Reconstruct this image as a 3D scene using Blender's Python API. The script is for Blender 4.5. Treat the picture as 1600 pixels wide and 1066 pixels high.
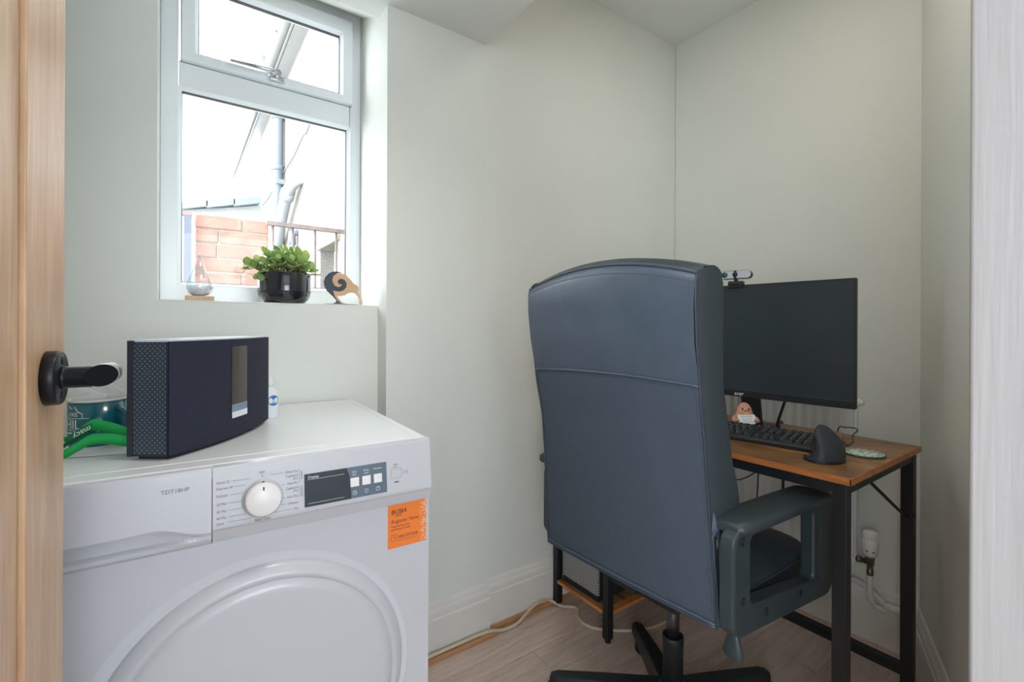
import bpy, bmesh, math, random
from mathutils import Vector, Matrix
for o in list(bpy.data.objects): bpy.data.objects.remove(o)
SC = bpy.context.scene
COL = SC.collection
R = math.radians
rnd = random.Random(7)

# ------------------------------------------------------------------ camera
F_PX, HZ, YAW, CAM_H, ROLL = 732.92, 509.52, 54.644, 1.0712, 0.24
cam = bpy.data.cameras.new('camera'); cam_o = bpy.data.objects.new('camera', cam); COL.objects.link(cam_o)
cam.sensor_fit = 'HORIZONTAL'; cam.sensor_width = 36.0
cam.lens = F_PX / 1600 * 36.0
cam.shift_y = -(533 - HZ) / 1600
cam.clip_start = 0.02
cam_o.matrix_world = Matrix.Translation((0, 0, CAM_H)) @ Matrix.Rotation(R(YAW - 90), 4, 'Z') @ Matrix.Rotation(R(90), 4, 'X') @ Matrix.Rotation(R(ROLL), 4, 'Z')
SC.camera = cam_o

# ------------------------------------------------------------------ world, lights, exposure
w = bpy.data.worlds.new('sky'); SC.world = w; w.use_nodes = True
bg = w.node_tree.nodes['Background']
bg.inputs[0].default_value = (0.86, 0.94, 1.0, 1); bg.inputs[1].default_value = 4.6
def area(name, loc, rot, sx, sy, power, col):
    l = bpy.data.lights.new(name, 'AREA'); l.shape = 'RECTANGLE'; l.size = sx; l.size_y = sy; l.energy = power; l.color = col
    o = bpy.data.objects.new(name, l); COL.objects.link(o); o.location = loc; o.rotation_euler = rot
    return o
# sky portals in the room window and the two added hall openings (they give no light themselves, they only guide the sky's)
def portal(name, loc, rot, sx, sy):
    o = area(name, loc, rot, sx, sy, 1, (1, 1, 1)); o.data.cycles.is_portal = True
portal('portal_window', (.2345, 1.765, 1.64), (R(-90), 0, 0), .56, 1.06)
portal('portal_hall_side', (-1.405, -1.25, 1.325), (0, R(-90), 0), 1.85, 1.9)
portal('portal_hall_rear', (.25, -3.405, 1.45), (R(90), 0, 0), 1.5, 1.4)
vs = SC.view_settings
SC.display_settings.display_device = 'sRGB'
vs.view_transform = 'Standard'; vs.look = 'None'; vs.gamma = 1.0; vs.exposure = 1.08
vs.use_curve_mapping = False

# ------------------------------------------------------------------ materials
def lin(c):
    return tuple(((x / 255) / 12.92 if x / 255 <= .04045 else ((x / 255 + .055) / 1.055) ** 2.4) for x in c) + (1.0,)
class NT:
    def __init__(s, m): s.t = m.node_tree; s.n = s.t.nodes; s.b = s.n['Principled BSDF']
    def add(s, k, **kw):
        n = s.n.new(k)
        for a, v in kw.items(): setattr(n, a, v)
        return n
    def link(s, a, b): s.t.links.new(a, b)
    def coords(s, scale=(1, 1, 1), rnd_off=False, kind='Object'):
        tc = s.add('ShaderNodeTexCoord'); mp = s.add('ShaderNodeMapping'); mp.inputs['Scale'].default_value = scale
        s.link(tc.outputs[kind], mp.inputs['Vector'])
        if rnd_off:
            oi = s.add('ShaderNodeObjectInfo'); ml = s.add('ShaderNodeMath', operation='MULTIPLY'); ml.inputs[1].default_value = 37.0
            s.link(oi.outputs['Random'], ml.inputs[0]); s.link(ml.outputs[0], mp.inputs['Location'])
        return mp.outputs['Vector']
    def noise(s, vec, scale, detail=3, rough=.5, dist=0):
        n = s.add('ShaderNodeTexNoise'); n.inputs['Scale'].default_value = scale; n.inputs['Detail'].default_value = detail
        n.inputs['Roughness'].default_value = rough; n.inputs['Distortion'].default_value = dist
        s.link(vec, n.inputs['Vector']); return n.outputs['Fac']
    def ramp(s, fac, stops):
        r = s.add('ShaderNodeValToRGB'); e = r.color_ramp.elements
        while len(e) < len(stops): e.new(.5)
        for i, (p, c) in enumerate(stops): e[i].position = p; e[i].color = c
        s.link(fac, r.inputs['Fac']); return r.outputs['Color']
    def mixc(s, a, b, fac, mode='MIX'):
        m = s.add('ShaderNodeMix', data_type='RGBA', blend_type=mode)
        for sock, v in ((m.inputs[6], a), (m.inputs[7], b), (m.inputs[0], fac)):
            if hasattr(v, 'is_linked'): s.link(v, sock)
            else: sock.default_value = v
        return m.outputs[2]
    def bump(s, h, strength, dist=.002):
        b = s.add('ShaderNodeBump'); b.inputs['Strength'].default_value = strength; b.inputs['Distance'].default_value = dist
        s.link(h, b.inputs['Height']); s.link(b.outputs['Normal'], s.b.inputs['Normal'])
MATS = {}
def mat(name, rgb, rough=.5, metal=0, var=.05, vscale=6, bump=0, bscale=200, bdist=.001, coat=0, spec=.5, voronoi=False, stretch=(1, 1, 1), rvar=0):
    m = bpy.data.materials.new(name); m.use_nodes = True; t = NT(m); b = t.b
    c = lin(rgb); b.inputs['Roughness'].default_value = rough; b.inputs['Metallic'].default_value = metal
    b.inputs['Coat Weight'].default_value = coat; b.inputs['Specular IOR Level'].default_value = spec
    v = t.coords(stretch)
    lo = tuple(x * (1 - var) for x in c[:3]) + (1,); hi = tuple(min(1, x * (1 + var)) for x in c[:3]) + (1,)
    f = t.noise(v, vscale, 4)
    t.link(t.ramp(f, [(.3, lo), (.7, hi)]), b.inputs['Base Color'])
    if rvar:
        mr = t.add('ShaderNodeMapRange'); mr.inputs[3].default_value = max(0, rough - rvar); mr.inputs[4].default_value = rough + rvar
        t.link(t.noise(v, vscale * 2.3, 4), mr.inputs[0]); t.link(mr.outputs[0], b.inputs['Roughness'])
    if bump:
        if voronoi:
            vo = t.add('ShaderNodeTexVoronoi'); vo.inputs['Scale'].default_value = bscale; t.link(v, vo.inputs['Vector']); t.bump(vo.outputs['Distance'], bump, bdist)
        else: t.bump(t.noise(v, bscale, 2), bump, bdist)
    MATS[name] = m; return m
def wood(name, c1, c2, c3, stretch, scale=3, rough=.5, bump=.15, per_obj=.12, rings=0, patch=0):
    m = bpy.data.materials.new(name); m.use_nodes = True; t = NT(m); b = t.b
    v = t.coords(stretch, True)
    g = t.noise(v, scale, 6, .62, 1.2)
    col = t.ramp(g, [(.28, lin(c1)), (.5, lin(c2)), (.74, lin(c3))])
    fine = t.noise(v, scale * 9, 3, .6)
    col = t.mixc(col, t.ramp(fine, [(.3, (.72, .72, .72, 1)), (.65, (1, 1, 1, 1))]), .55, 'MULTIPLY')
    if patch:
        v2 = t.coords((1, 1, 1), True); p = t.noise(v2, patch, 4, .6, .4)
        col = t.mixc(col, t.ramp(p, [(.32, (.45, .42, .40, 1)), (.60, (1, 1, 1, 1))]), .75, 'MULTIPLY')
    if per_obj:
        oi = t.add('ShaderNodeObjectInfo'); lo = 1 - per_obj
        col = t.mixc(col, t.ramp(oi.outputs['Random'], [(0, (lo, lo, lo, 1)), (1, (1, 1, 1, 1))]), 1.0, 'MULTIPLY')
    t.link(col, b.inputs['Base Color']); b.inputs['Roughness'].default_value = rough
    t.bump(fine, bump, .0008)
    MATS[name] = m; return m

mat('wall_paint', (233, 234, 227), .75, var=.02, vscale=2.5, bump=.12, bscale=90)
mat('ceiling_paint', (236, 238, 234), .8, var=.02, vscale=2, bump=.1, bscale=70)
mat('trim_paint', (233, 229, 222), .35, var=.03, vscale=8, bump=.12, bscale=60)
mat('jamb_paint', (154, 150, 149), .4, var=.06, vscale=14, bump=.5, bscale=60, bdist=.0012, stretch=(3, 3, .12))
mat('upvc', (238, 242, 245), .25, var=.01, spec=.5)
mat('gasket', (70, 70, 76), .6)
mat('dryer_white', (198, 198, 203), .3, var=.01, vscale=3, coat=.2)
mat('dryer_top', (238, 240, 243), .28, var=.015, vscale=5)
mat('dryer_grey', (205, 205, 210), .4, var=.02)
mat('dial_white', (240, 236, 234), .3, var=.01)
mat('ink_grey', (118, 116, 120), .6, var=.02)
mat('ink_dark', (35, 33, 36), .6, var=.02)
mat('ink_white', (235, 235, 235), .6, var=.02)
mat('display_black', (20, 20, 26), .08, coat=.5, var=.02)
mat('display_grey', (88, 104, 118), .3, var=.03)
mat('sticker_orange', (244, 128, 44), .45, var=.03)
mat('sticker_ink', (92, 40, 60), .5)
mat('sticker_fleck', (250, 226, 190), .5)
mat('steel', (150, 146, 138), .3, metal=.9)
mat('black_metal', (30, 33, 36), .45, metal=.2, var=.08, vscale=30, bump=.05, bscale=400)
mat('black_plastic', (30, 33, 36), .45, var=.06, vscale=20)
mat('handle_black', (32, 33, 38), .38, metal=.5, var=.08)
mat('satin_chrome', (196, 198, 202), .28, metal=1.0, var=.03)
mat('speaker_grille', (33, 37, 54), .85, var=.15, vscale=160, bump=.3, bscale=900, bdist=.0005)
mat('speaker_frame', (42, 44, 54), .4, var=.05)
mat('speaker_silver', (214, 218, 226), .28, var=.02)
mat('speaker_screen', (66, 58, 55), .15, var=.06, coat=.4)
mat('strip_blue', (126, 142, 158), .3); mat('strip_white', (228, 230, 234), .3)
mat('enamel_teal', (18, 98, 112), .18, var=.04, coat=.4)
mat('enamel_cream', (228, 224, 216), .3)
mat('paper_white', (232, 232, 232), .7, var=.02)
mat('lanyard_green', (20, 176, 84), .6, var=.05, bump=.2, bscale=800, bdist=.0004)
mat('lanyard_dark', (12, 112, 62), .6, var=.05)
mat('bottle_white', (236, 238, 240), .35); mat('label_blue', (40, 120, 196), .4)
mat('pot_black', (32, 34, 40), .12, var=.03, coat=.5)
mat('soil', (52, 40, 32), .95, var=.3, vscale=90, bump=.8, bscale=160, bdist=.004)
mat('stem_brown', (120, 84, 60), .7)
mat('kiwi_wood', (214, 172, 134), .55, var=.05, vscale=12, stretch=(1, 1, 8)); mat('kiwi_black', (58, 64, 76), .5)
mat('base_wood', (222, 184, 148), .5, var=.06, vscale=10, stretch=(1, 6, 6))
mat('leather', (78, 89, 104), .31, var=.08, vscale=14, bump=.35, bscale=420, bdist=.0008, voronoi=True, rvar=.06)
mat('leather_smooth', (48, 60, 64), .4, var=.1, vscale=14, bump=.25, bscale=380, bdist=.0007, voronoi=True, rvar=.06)
mat('chair_side', (52, 61, 67), .75, var=.1, vscale=300, bump=.2, bscale=900, bdist=.0005)
mat('chair_fabric', (68, 79, 92), .8, var=.14, vscale=300, bump=.3, bscale=900, bdist=.0006)
mat('piping', (58, 66, 78), .4); mat('stitch', (92, 102, 116), .6)
mat('arm_plastic', (46, 57, 61), .42, var=.1, vscale=25, bump=.06, bscale=700, bdist=.0004)
mat('gas_chrome', (92, 94, 98), .3, metal=.9, var=.1, vscale=40)
mat('screen', (46, 55, 60), .42, var=.1, vscale=6, rvar=.06)
mat('key_black', (38, 43, 46), .5); mat('mouse_rubber', (44, 50, 57), .55, var=.06)
mat('webcam_face', (196, 204, 212), .15, metal=.1); mat('lens', (60, 84, 76), .05, metal=.3)
mat('potato', (206, 152, 122), .9, var=.22, vscale=70, bump=.9, bscale=150, bdist=.003, stretch=(1, 1, 2.2))
mat('coaster_white', (214, 222, 212), .5, var=.05); mat('coaster_green', (52, 92, 72), .5)
mat('radiator_white', (226, 225, 222), .35, var=.02); mat('valve_white', (238, 236, 232), .4, var=.02)
mat('brass', (128, 118, 100), .35, metal=.8, var=.15, vscale=60)
mat('cord_beige', (212, 196, 168), .55, var=.06); mat('cord_black', (22, 22, 24), .5)
mat('mortar', (150, 146, 136), .95, var=.15, vscale=40, bump=.6, bscale=120, bdist=.004)
mat('brick', (170, 118, 104), .9, var=.22, vscale=12, bump=.6, bscale=90, bdist=.004)
mat('render_cream', (146, 139, 130), .95, var=.1, vscale=60, bump=.9, bscale=110, bdist=.02)
mat('pipe_grey', (118, 124, 134), .5, var=.05); mat('pipe_white', (158, 160, 164), .4)
mat('fascia_white', (150, 149, 147), .5); mat('slate', (126, 136, 146), .7, var=.08)
mat('rust_rail', (122, 106, 102), .7, var=.2, vscale=25, bump=.3, bscale=200); mat('rail_grey', (96, 100, 112), .6)
mat('stone', (140, 132, 118), .95, var=.2, vscale=30, bump=.7, bscale=80, bdist=.01)
mat('ground', (150, 148, 142), .95, var=.1)
mat('pc_case', (34, 36, 36), .5, var=.05)
mat('hall_floor', (150, 152, 156), .8)
mat('hall_paint', (222, 225, 228), .8, var=.02)
wood('oak_door', (196, 150, 112), (214, 173, 134), (226, 192, 154), (9, 9, .7), 3.0, .34, .12, .04)
wood('oak_strip', (176, 124, 82), (200, 148, 104), (214, 168, 124), (2, 14, 14), 3, .5, .15, .1)
wood('laminate', (204, 178, 162), (228, 203, 187), (242, 221, 206), (1.3, 14, 1), 2.2, .42, .1, .16)
wood('rustic_top', (100, 68, 42), (166, 118, 72), (204, 156, 104), (12, 1.6, 12), 2.2, .4, .1, 0, patch=7)
wood('rustic_edge', (160, 94, 48), (194, 122, 66), (212, 144, 86), (12, 1.6, 12), 2.0, .45, .1, 0)
mat('desk_wood_block', (164, 116, 74), .6, var=.1, vscale=10)
def glass(name, pane):
    m = bpy.data.materials.new(name); m.use_nodes = True; t = NT(m)
    if pane:
        tr = t.add('ShaderNodeBsdfTransparent'); tr.inputs[0].default_value = (.97, .98, .985, 1)
        gl = t.add('ShaderNodeBsdfGlossy'); gl.inputs['Roughness'].default_value = .02
        mx = t.add('ShaderNodeMixShader'); mx.inputs[0].default_value = .012; t.link(tr.outputs[0], mx.inputs[1]); t.link(gl.outputs[0], mx.inputs[2])
        t.link(mx.outputs[0], t.n['Material Output'].inputs[0])
    else:
        b = t.b; b.inputs['Base Color'].default_value = (.97, .98, .98, 1); b.inputs['Transmission Weight'].default_value = 1; b.inputs['Roughness'].default_value = .02; b.inputs['IOR'].default_value = 1.3
    MATS[name] = m
def drop_glass():
    m = bpy.data.materials.new('drop_glass'); m.use_nodes = True; t = NT(m)
    tr = t.add('ShaderNodeBsdfTransparent'); tr.inputs[0].default_value = (.96, .97, .98, 1); gl = t.add('ShaderNodeBsdfGlossy'); gl.inputs['Roughness'].default_value = .04; gl.inputs[0].default_value = (.9, .93, .96, 1)
    lw = t.add('ShaderNodeLayerWeight'); lw.inputs[0].default_value = .35; mr = t.add('ShaderNodeMapRange'); mr.inputs[3].default_value = .12; mr.inputs[4].default_value = .85; t.link(lw.outputs['Facing'], mr.inputs[0])
    mx = t.add('ShaderNodeMixShader'); t.link(mr.outputs[0], mx.inputs[0]); t.link(tr.outputs[0], mx.inputs[1]); t.link(gl.outputs[0], mx.inputs[2]); t.link(mx.outputs[0], t.n['Material Output'].inputs[0])
    MATS['drop_glass'] = m
drop_glass()
glass('pane_glass', True); glass('clear_glass', False); glass('clear_plastic', True)
def leafmat(name, a, b_):
    m = bpy.data.materials.new(name); m.use_nodes = True; t = NT(m); b = t.b
    v = t.coords((1, 1, 1), True); oi = t.add('ShaderNodeObjectInfo')
    c = t.ramp(oi.outputs['Random'], [(0, lin(a)), (1, lin(b_))])
    c = t.mixc(c, t.ramp(t.noise(v, 60, 2), [(.3, (.8, .85, .8, 1)), (.7, (1, 1, 1, 1))]), .7, 'MULTIPLY')
    t.link(c, b.inputs['Base Color']); b.inputs['Roughness'].default_value = .3
    b.inputs['Subsurface Weight'].default_value = .0
    tl = t.add('ShaderNodeBsdfTranslucent'); t.link(c, tl.inputs[0]); mx = t.add('ShaderNodeMixShader'); mx.inputs[0].default_value = .35
    t.link(b.outputs[0], mx.inputs[1]); t.link(tl.outputs[0], mx.inputs[2]); t.link(mx.outputs[0], t.n['Material Output'].inputs[0])
    MATS[name] = m
leafmat('leaf', (150, 186, 108), (216, 230, 150))
def dots(name, base, dot, scale, thr):
    m = bpy.data.materials.new(name); m.use_nodes = True; t = NT(m); b = t.b
    v = t.coords((1, 1, 1)); vo = t.add('ShaderNodeTexVoronoi'); vo.inputs['Scale'].default_value = scale; vo.inputs['Randomness'].default_value = 0
    mp = t.add('ShaderNodeMapping'); mp.inputs['Rotation'].default_value = (R(45), 0, 0); t.link(v, mp.inputs['Vector']); t.link(mp.outputs[0], vo.inputs['Vector'])
    t.link(t.ramp(vo.outputs['Distance'], [(thr - .05, lin(dot)), (thr + .05, lin(base))]), b.inputs['Base Color']); b.inputs['Roughness'].default_value = .35
    MATS[name] = m
dots('speaker_side', (46, 56, 70), (110, 124, 134), 170, .30)
def stripes(name, base, line, scale, rot):
    m = bpy.data.materials.new(name); m.use_nodes = True; t = NT(m); b = t.b
    v = t.coords((1, 1, 1))
    wv = t.add('ShaderNodeTexWave'); wv.bands_direction = 'DIAGONAL'; wv.inputs['Scale'].default_value = scale; t.link(v, wv.inputs['Vector'])
    t.link(t.ramp(wv.outputs['Fac'], [(.35, lin(base)), (.6, lin(line))]), b.inputs['Base Color']); b.inputs['Roughness'].default_value = .45
    MATS[name] = m
stripes('pc_mesh', (78, 80, 80), (176, 176, 174), 70, None)

# ------------------------------------------------------------------ builders
class MB:
    """collects geometry in world space (through matrix M) for ONE mesh object"""
    def __init__(s, M=None): s.v = []; s.f = []; s.M = M or Matrix.Identity(4); s.smooth = set()
    def add(s, vs, fs, smooth=False):
        k = len(s.v); s.v += [s.M @ Vector(p) for p in vs]
        for f in fs:
            if smooth: s.smooth.add(len(s.f))
            s.f.append([i + k for i in f])
        return s
    def box(s, a, b, bev=0, seg=2):
        x0, y0, z0 = (min(a[i], b[i]) for i in range(3)); x1, y1, z1 = (max(a[i], b[i]) for i in range(3))
        if not bev:
            return s.add([(x0, y0, z0), (x1, y0, z0), (x1, y1, z0), (x0, y1, z0), (x0, y0, z1), (x1, y0, z1), (x1, y1, z1), (x0, y1, z1)],
                         [(0, 3, 2, 1), (4, 5, 6, 7), (0, 1, 5, 4), (1, 2, 6, 5), (2, 3, 7, 6), (3, 0, 4, 7)])
        bm = bmesh.new(); bmesh.ops.create_cube(bm, size=1)
        for q in bm.verts: q.co = Vector(((x0 + x1) / 2 + q.co.x * (x1 - x0), (y0 + y1) / 2 + q.co.y * (y1 - y0), (z0 + z1) / 2 + q.co.z * (z1 - z0)))
        bmesh.ops.bevel(bm, geom=list(bm.edges), offset=bev, segments=seg, profile=.5, affect='EDGES')
        bm.verts.index_update(); bm.normal_update()
        k = len(s.f)
        s.add([tuple(q.co) for q in bm.verts], [[q.index for q in f.verts] for f in bm.faces])
        for i, f in enumerate(bm.faces):
            if max(abs(c) for c in f.normal) <= .999: s.smooth.add(k + i)
        bm.free(); return s
    def bm(s, bm, smooth=False):
        bm.verts.index_update()
        s.add([tuple(q.co) for q in bm.verts], [[q.index for q in f.verts] for f in bm.faces], smooth); bm.free(); return s
    def prism(s, poly, axis, a, b, smooth_side=False):
        """poly: 2D points on the two other axes (cyclic order), extruded along axis from a to b"""
        n = len(poly)
        def P(p, t):
            q = [0, 0, 0]; o = [i for i in range(3) if i != axis]; q[o[0]] = p[0]; q[o[1]] = p[1]; q[axis] = t; return q
        vs = [P(p, a) for p in poly] + [P(p, b) for p in poly]
        s.add(vs, [list(range(n))[::-1], [i + n for i in range(n)]])
        k = len(s.v) - 2 * n
        for i in range(n):
            if smooth_side: s.smooth.add(len(s.f))
            s.f.append([k + i, k + (i + 1) % n, k + (i + 1) % n + n, k + i + n])
        return s
    def ring(s, outer, inner, axis, a, b):
        n = len(outer)
        def P(p, t):
            q = [0, 0, 0]; o = [i for i in range(3) if i != axis]; q[o[0]] = p[0]; q[o[1]] = p[1]; q[axis] = t; return q
        vs = [P(p, a) for p in outer] + [P(p, a) for p in inner] + [P(p, b) for p in outer] + [P(p, b) for p in inner]
        fs = []
        for i in range(n):
            j = (i + 1) % n
            fs += [(i, j, n + j, n + i), (2 * n + j, 2 * n + i, 3 * n + i, 3 * n + j), (j, i, 2 * n + i, 2 * n + j), (n + i, n + j, 3 * n + j, 3 * n + i)]
        return s.add(vs, fs)
    def lathe(s, prof, c=(0, 0, 0), axis='Z', n=32, smooth=True, caps=True):
        """prof: (radius, height) list"""
        vs = []; fs = []
        for r, h in prof:
            for k in range(n):
                a = 2 * math.pi * k / n; p = (r * math.cos(a), r * math.sin(a), h)
                if axis == 'X': p = (p[2], p[0], p[1])
                elif axis == 'Y': p = (p[0], p[2], p[1])
                vs.append((p[0] + c[0], p[1] + c[1], p[2] + c[2]))
        m = len(prof)
        for i in range(m - 1):
            for k in range(n):
                l = (k + 1) % n; fs.append((i * n + k, i * n + l, (i + 1) * n + l, (i + 1) * n + k))
        s.add(vs, fs, smooth)
        k = len(s.v) - m * n
        if caps and prof[0][0] > 1e-5: s.f.append([k + i for i in range(n)][::-1])
        if caps and prof[-1][0] > 1e-5: s.f.append([k + (m - 1) * n + i for i in range(n)])
        return s
    def tube(s, pts, r, n=8, smooth=True, sub=0):
        pts = [Vector(p) for p in pts]
        if sub:
            out = []
            for i in range(len(pts) - 1):
                p0 = pts[max(0, i - 1)]; p1 = pts[i]; p2 = pts[i + 1]; p3 = pts[min(len(pts) - 1, i + 2)]
                for q in range(sub):
                    t = q / sub
                    out.append(.5 * ((2 * p1) + (p2 - p0) * t + (2 * p0 - 5 * p1 + 4 * p2 - p3) * t * t + (3 * p1 - p0 - 3 * p2 + p3) * t ** 3))
            pts = out + [pts[-1]]
        rs = r if isinstance(r, (list, tuple)) else [r] * len(pts)
        if len(rs) != len(pts): rs = [rs[0] + (rs[-1] - rs[0]) * i / (len(pts) - 1) for i in range(len(pts))]
        vs = []; fs = []; up = None
        for i, p in enumerate(pts):
            d = (pts[min(i + 1, len(pts) - 1)] - pts[max(i - 1, 0)]).normalized()
            if up is None: up = d.orthogonal().normalized()
            up = (up - d * up.dot(d)).normalized(); sd = d.cross(up)
            for k in range(n):
                a = 2 * math.pi * k / n; vs.append(tuple(p + up * math.cos(a) * rs[i] + sd * math.sin(a) * rs[i]))
        for i in range(len(pts) - 1):
            for k in range(n): l = (k + 1) % n; fs.append((i * n + k, i * n + l, (i + 1) * n + l, (i + 1) * n + k))
        s.add(vs, fs, smooth); k = len(s.v) - len(vs)
        s.f.append([k + i for i in range(n)][::-1]); s.f.append([k + len(vs) - n + i for i in range(n)])
        return s
    def bar(s, a, b, w, h):
        """rectangular bar from a to b, width w (horizontal), height h"""
        a = Vector(a); b = Vector(b); d = (b - a).normalized(); up = Vector((0, 0, 1))
        if abs(d.z) > .99: up = Vector((1, 0, 0))
        sd = d.cross(up).normalized() * w / 2; u = sd.cross(d).normalized() * h / 2
        vs = [tuple(p + x * sd + y * u) for p in (a, b) for x, y in ((-1, -1), (1, -1), (1, 1), (-1, 1))]
        return s.add(vs, [(0, 1, 2, 3), (7, 6, 5, 4), (0, 4, 5, 1), (1, 5, 6, 2), (2, 6, 7, 3), (3, 7, 4, 0)])
    def grid(s, rows, smooth=True, close=False):
        n = len(rows[0]); vs = [p for r in rows for p in r]; fs = []
        for i in range(len(rows) - 1):
            for k in range(n if close else n - 1): l = (k + 1) % n; fs.append((i * n + k, i * n + l, (i + 1) * n + l, (i + 1) * n + k))
        return s.add(vs, fs, smooth)
WM = {}
def wm(o): return WM.get(o.name, Matrix.Identity(4))
def link(o, parent, M=None):
    COL.objects.link(o)
    if parent is not None: o.parent = parent
    WM[o.name] = wm(parent) @ o.matrix_basis if parent is not None else o.matrix_basis.copy()
    return o
def obj(name, mb, m, parent=None, bevel=0, recalc=True):
    me = bpy.data.meshes.new(name)
    inv = wm(parent).inverted() if parent is not None else Matrix.Identity(4)
    if parent is None:
        c = Vector((sum(v.x for v in mb.v) / len(mb.v), sum(v.y for v in mb.v) / len(mb.v), min(v.z for v in mb.v))); inv = Matrix.Translation(-c)
    me.from_pydata([tuple(inv @ v) for v in mb.v], [], mb.f)
    for i in mb.smooth: me.polygons[i].use_smooth = True
    me.update()
    if recalc:
        b = bmesh.new(); b.from_mesh(me); bmesh.ops.recalc_face_normals(b, faces=b.faces); b.to_mesh(me); b.free()
    me.materials.append(MATS[m])
    o = bpy.data.objects.new(name, me)
    if parent is None: o.location = c
    link(o, parent)
    if bevel:
        md = o.modifiers.new('bevel', 'BEVEL'); md.width = bevel; md.segments = 2; md.limit_method = 'ANGLE'; md.angle_limit = R(40)
    return o
def tag(o, label, cat, group=None):
    o['label'] = label; o['category'] = cat
    if group: o['group'] = group
    return o
def thing(name, label, cat, M, group=None):
    o = bpy.data.objects.new(name, None); o.empty_display_size = .05
    o.matrix_basis = M if isinstance(M, Matrix) else Matrix.Translation(M)
    link(o, None); return tag(o, label, cat, group)
def struct(o): o['kind'] = 'structure'; return o
def text(body, size, m, parent, M, name='lettering', align='LEFT', depth=.0002, sx=1.0, bend=None, shear=0):
    """flat lettering; M maps text plane (x right, y up, z out) to world"""
    cu = bpy.data.curves.new('txt', 'FONT'); cu.body = body; cu.size = size; cu.align_x = align; cu.align_y = 'CENTER'; cu.extrude = depth / 2; cu.resolution_u = 2; cu.shear = shear
    to = bpy.data.objects.new('txt', cu); COL.objects.link(to)
    me = bpy.data.meshes.new_from_object(to.evaluated_get(bpy.context.evaluated_depsgraph_get()))
    bpy.data.objects.remove(to); bpy.data.curves.remove(cu)
    T = wm(parent).inverted()
    for v in me.vertices:
        p = Vector((v.co.x * sx, v.co.y, v.co.z))
        v.co = T @ (bend(p) if bend else M @ p)
    me.materials.clear(); me.materials.append(MATS[m]); me.name = name
    return link(bpy.data.objects.new(name, me), parent)
def plane_m(o, x, y):
    x = Vector(x).normalized(); y = Vector(y).normalized(); z = x.cross(y)
    return Matrix(((x.x, y.x, z.x, o[0]), (x.y, y.y, z.y, o[1]), (x.z, y.z, z.z, o[2]), (0, 0, 0, 1)))
def rrect(x0, y0, x1, y1, r, n=5):
    out = []
    for cx, cy, a0 in ((x1 - r, y1 - r, 0), (x0 + r, y1 - r, 90), (x0 + r, y0 + r, 180), (x1 - r, y0 + r, 270)):
        for k in range(n + 1):
            a = R(a0 + 90 * k / n); out.append((cx + r * math.cos(a), cy + r * math.sin(a)))
    return out

# ================================================================== STRUCTURE
V_SILL, V_POST, V_ALC, U_BACK = 1.463, 1.388, 1.406, 1.945
SOFF, CEIL, HEAD = 2.05, 2.42, 2.16
U_L, U_WL, U_WR, U_STEP = -.36, -.046, .515, .867
V_F = 1.645
N_V = .11                       # room face of the doorway wall
# floor: laminate planks
fl = struct(obj('floor', MB().box((-1.3, -3.3, -.06), (2.25, 1.5, -.0125)), 'mortar'))
row = 0; y = 1.41
rows = []
while y > -.25: rows.append((y - .193, y)); y -= .193
offs = [.35, .954, .12, 1.62, .62, 1.25, .25, 1.0, .5]
for i, (a, b) in enumerate(rows):
    xs = [-.36]; c = offs[i % len(offs)]
    while c - 1.2 > -.36: c -= 1.2
    while c < 1.96: xs.append(c); c += 1.2
    xs.append(1.96)
    for p, q in zip(xs[:-1], xs[1:]):
        if q - p < .02: continue
        obj('plank', MB().box((p + .0006, a + .0006, -.0125), (q - .0006, b - .0006, 0)), 'laminate', fl, bevel=.0012)
struct(obj('floor_hall', MB().box((-1.3, -3.3, -.0125), (2.2, -.26, -.0005)), 'hall_floor'))
# window wall (left part, below sill, pier to the right, head)
wb = MB()
wb.box((U_L - .1, V_SILL, -.06), (U_WL, 1.76, 2.7))
wb.box((U_WL, V_SILL, -.06), (U_WR, 1.76, 1.13))
wb.box((U_WR, V_POST, -.06), (U_STEP, 1.76, 2.7))
wb.prism([(V_SILL, SOFF + .001), (1.76, HEAD + .045), (1.76, 2.7), (V_SILL, 2.7)], 0, U_WL, U_WR)
struct(obj('wall_window', wb, 'wall_paint'))
struct(obj('wall_alcove', MB().add([(U_STEP, V_ALC, -.06), (2.05, V_ALC - .018, -.06), (2.05, 1.76, -.06), (U_STEP, 1.76, -.06), (U_STEP, V_ALC, 2.7), (2.05, V_ALC - .018, 2.7), (2.05, 1.76, 2.7), (U_STEP, 1.76, 2.7)],
       [(0, 3, 2, 1), (4, 5, 6, 7), (0, 1, 5, 4), (1, 2, 6, 5), (2, 3, 7, 6), (3, 0, 4, 7)]), 'wall_paint'))
struct(obj('wall_back', MB().box((U_BACK, .38, -.06), (U_BACK + .1, 1.387, 2.7)), 'wall_paint'))
RW0 = Vector((1.945, .47, 0)); RWD = Vector((-.921, -.389, 0)); RWN = Vector((-.389, .921, 0))
def rw(s, off, z): p = RW0 + RWD * s + RWN * off; return (p.x, p.y, z)
struct(obj('wall_right', MB().add([rw(0, 0, -.06), rw(1.02, 0, -.06), rw(1.02, -.1, -.06), rw(0, -.1, -.06), rw(0, 0, 2.7), rw(1.02, 0, 2.7), rw(1.02, -.1, 2.7), rw(0, -.1, 2.7)],
       [(0, 1, 2, 3), (7, 6, 5, 4), (0, 4, 5, 1), (1, 5, 6, 2), (2, 6, 7, 3), (3, 7, 4, 0)]), 'wall_paint'))
struct(obj('wall_left', MB().box((U_L - .1, N_V, -.06), (U_L, V_SILL, 2.7)), 'wall_paint'))
nw = MB(); nw.box((.62, -.04, -.06), (1.12, N_V - .012, 2.7)); nw.box((U_L - .1, -.04, -.06), (-.215, N_V - .012, 2.7)); nw.box((-.215, -.04, 2.03), (.62, N_V - .012, 2.7))
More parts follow.
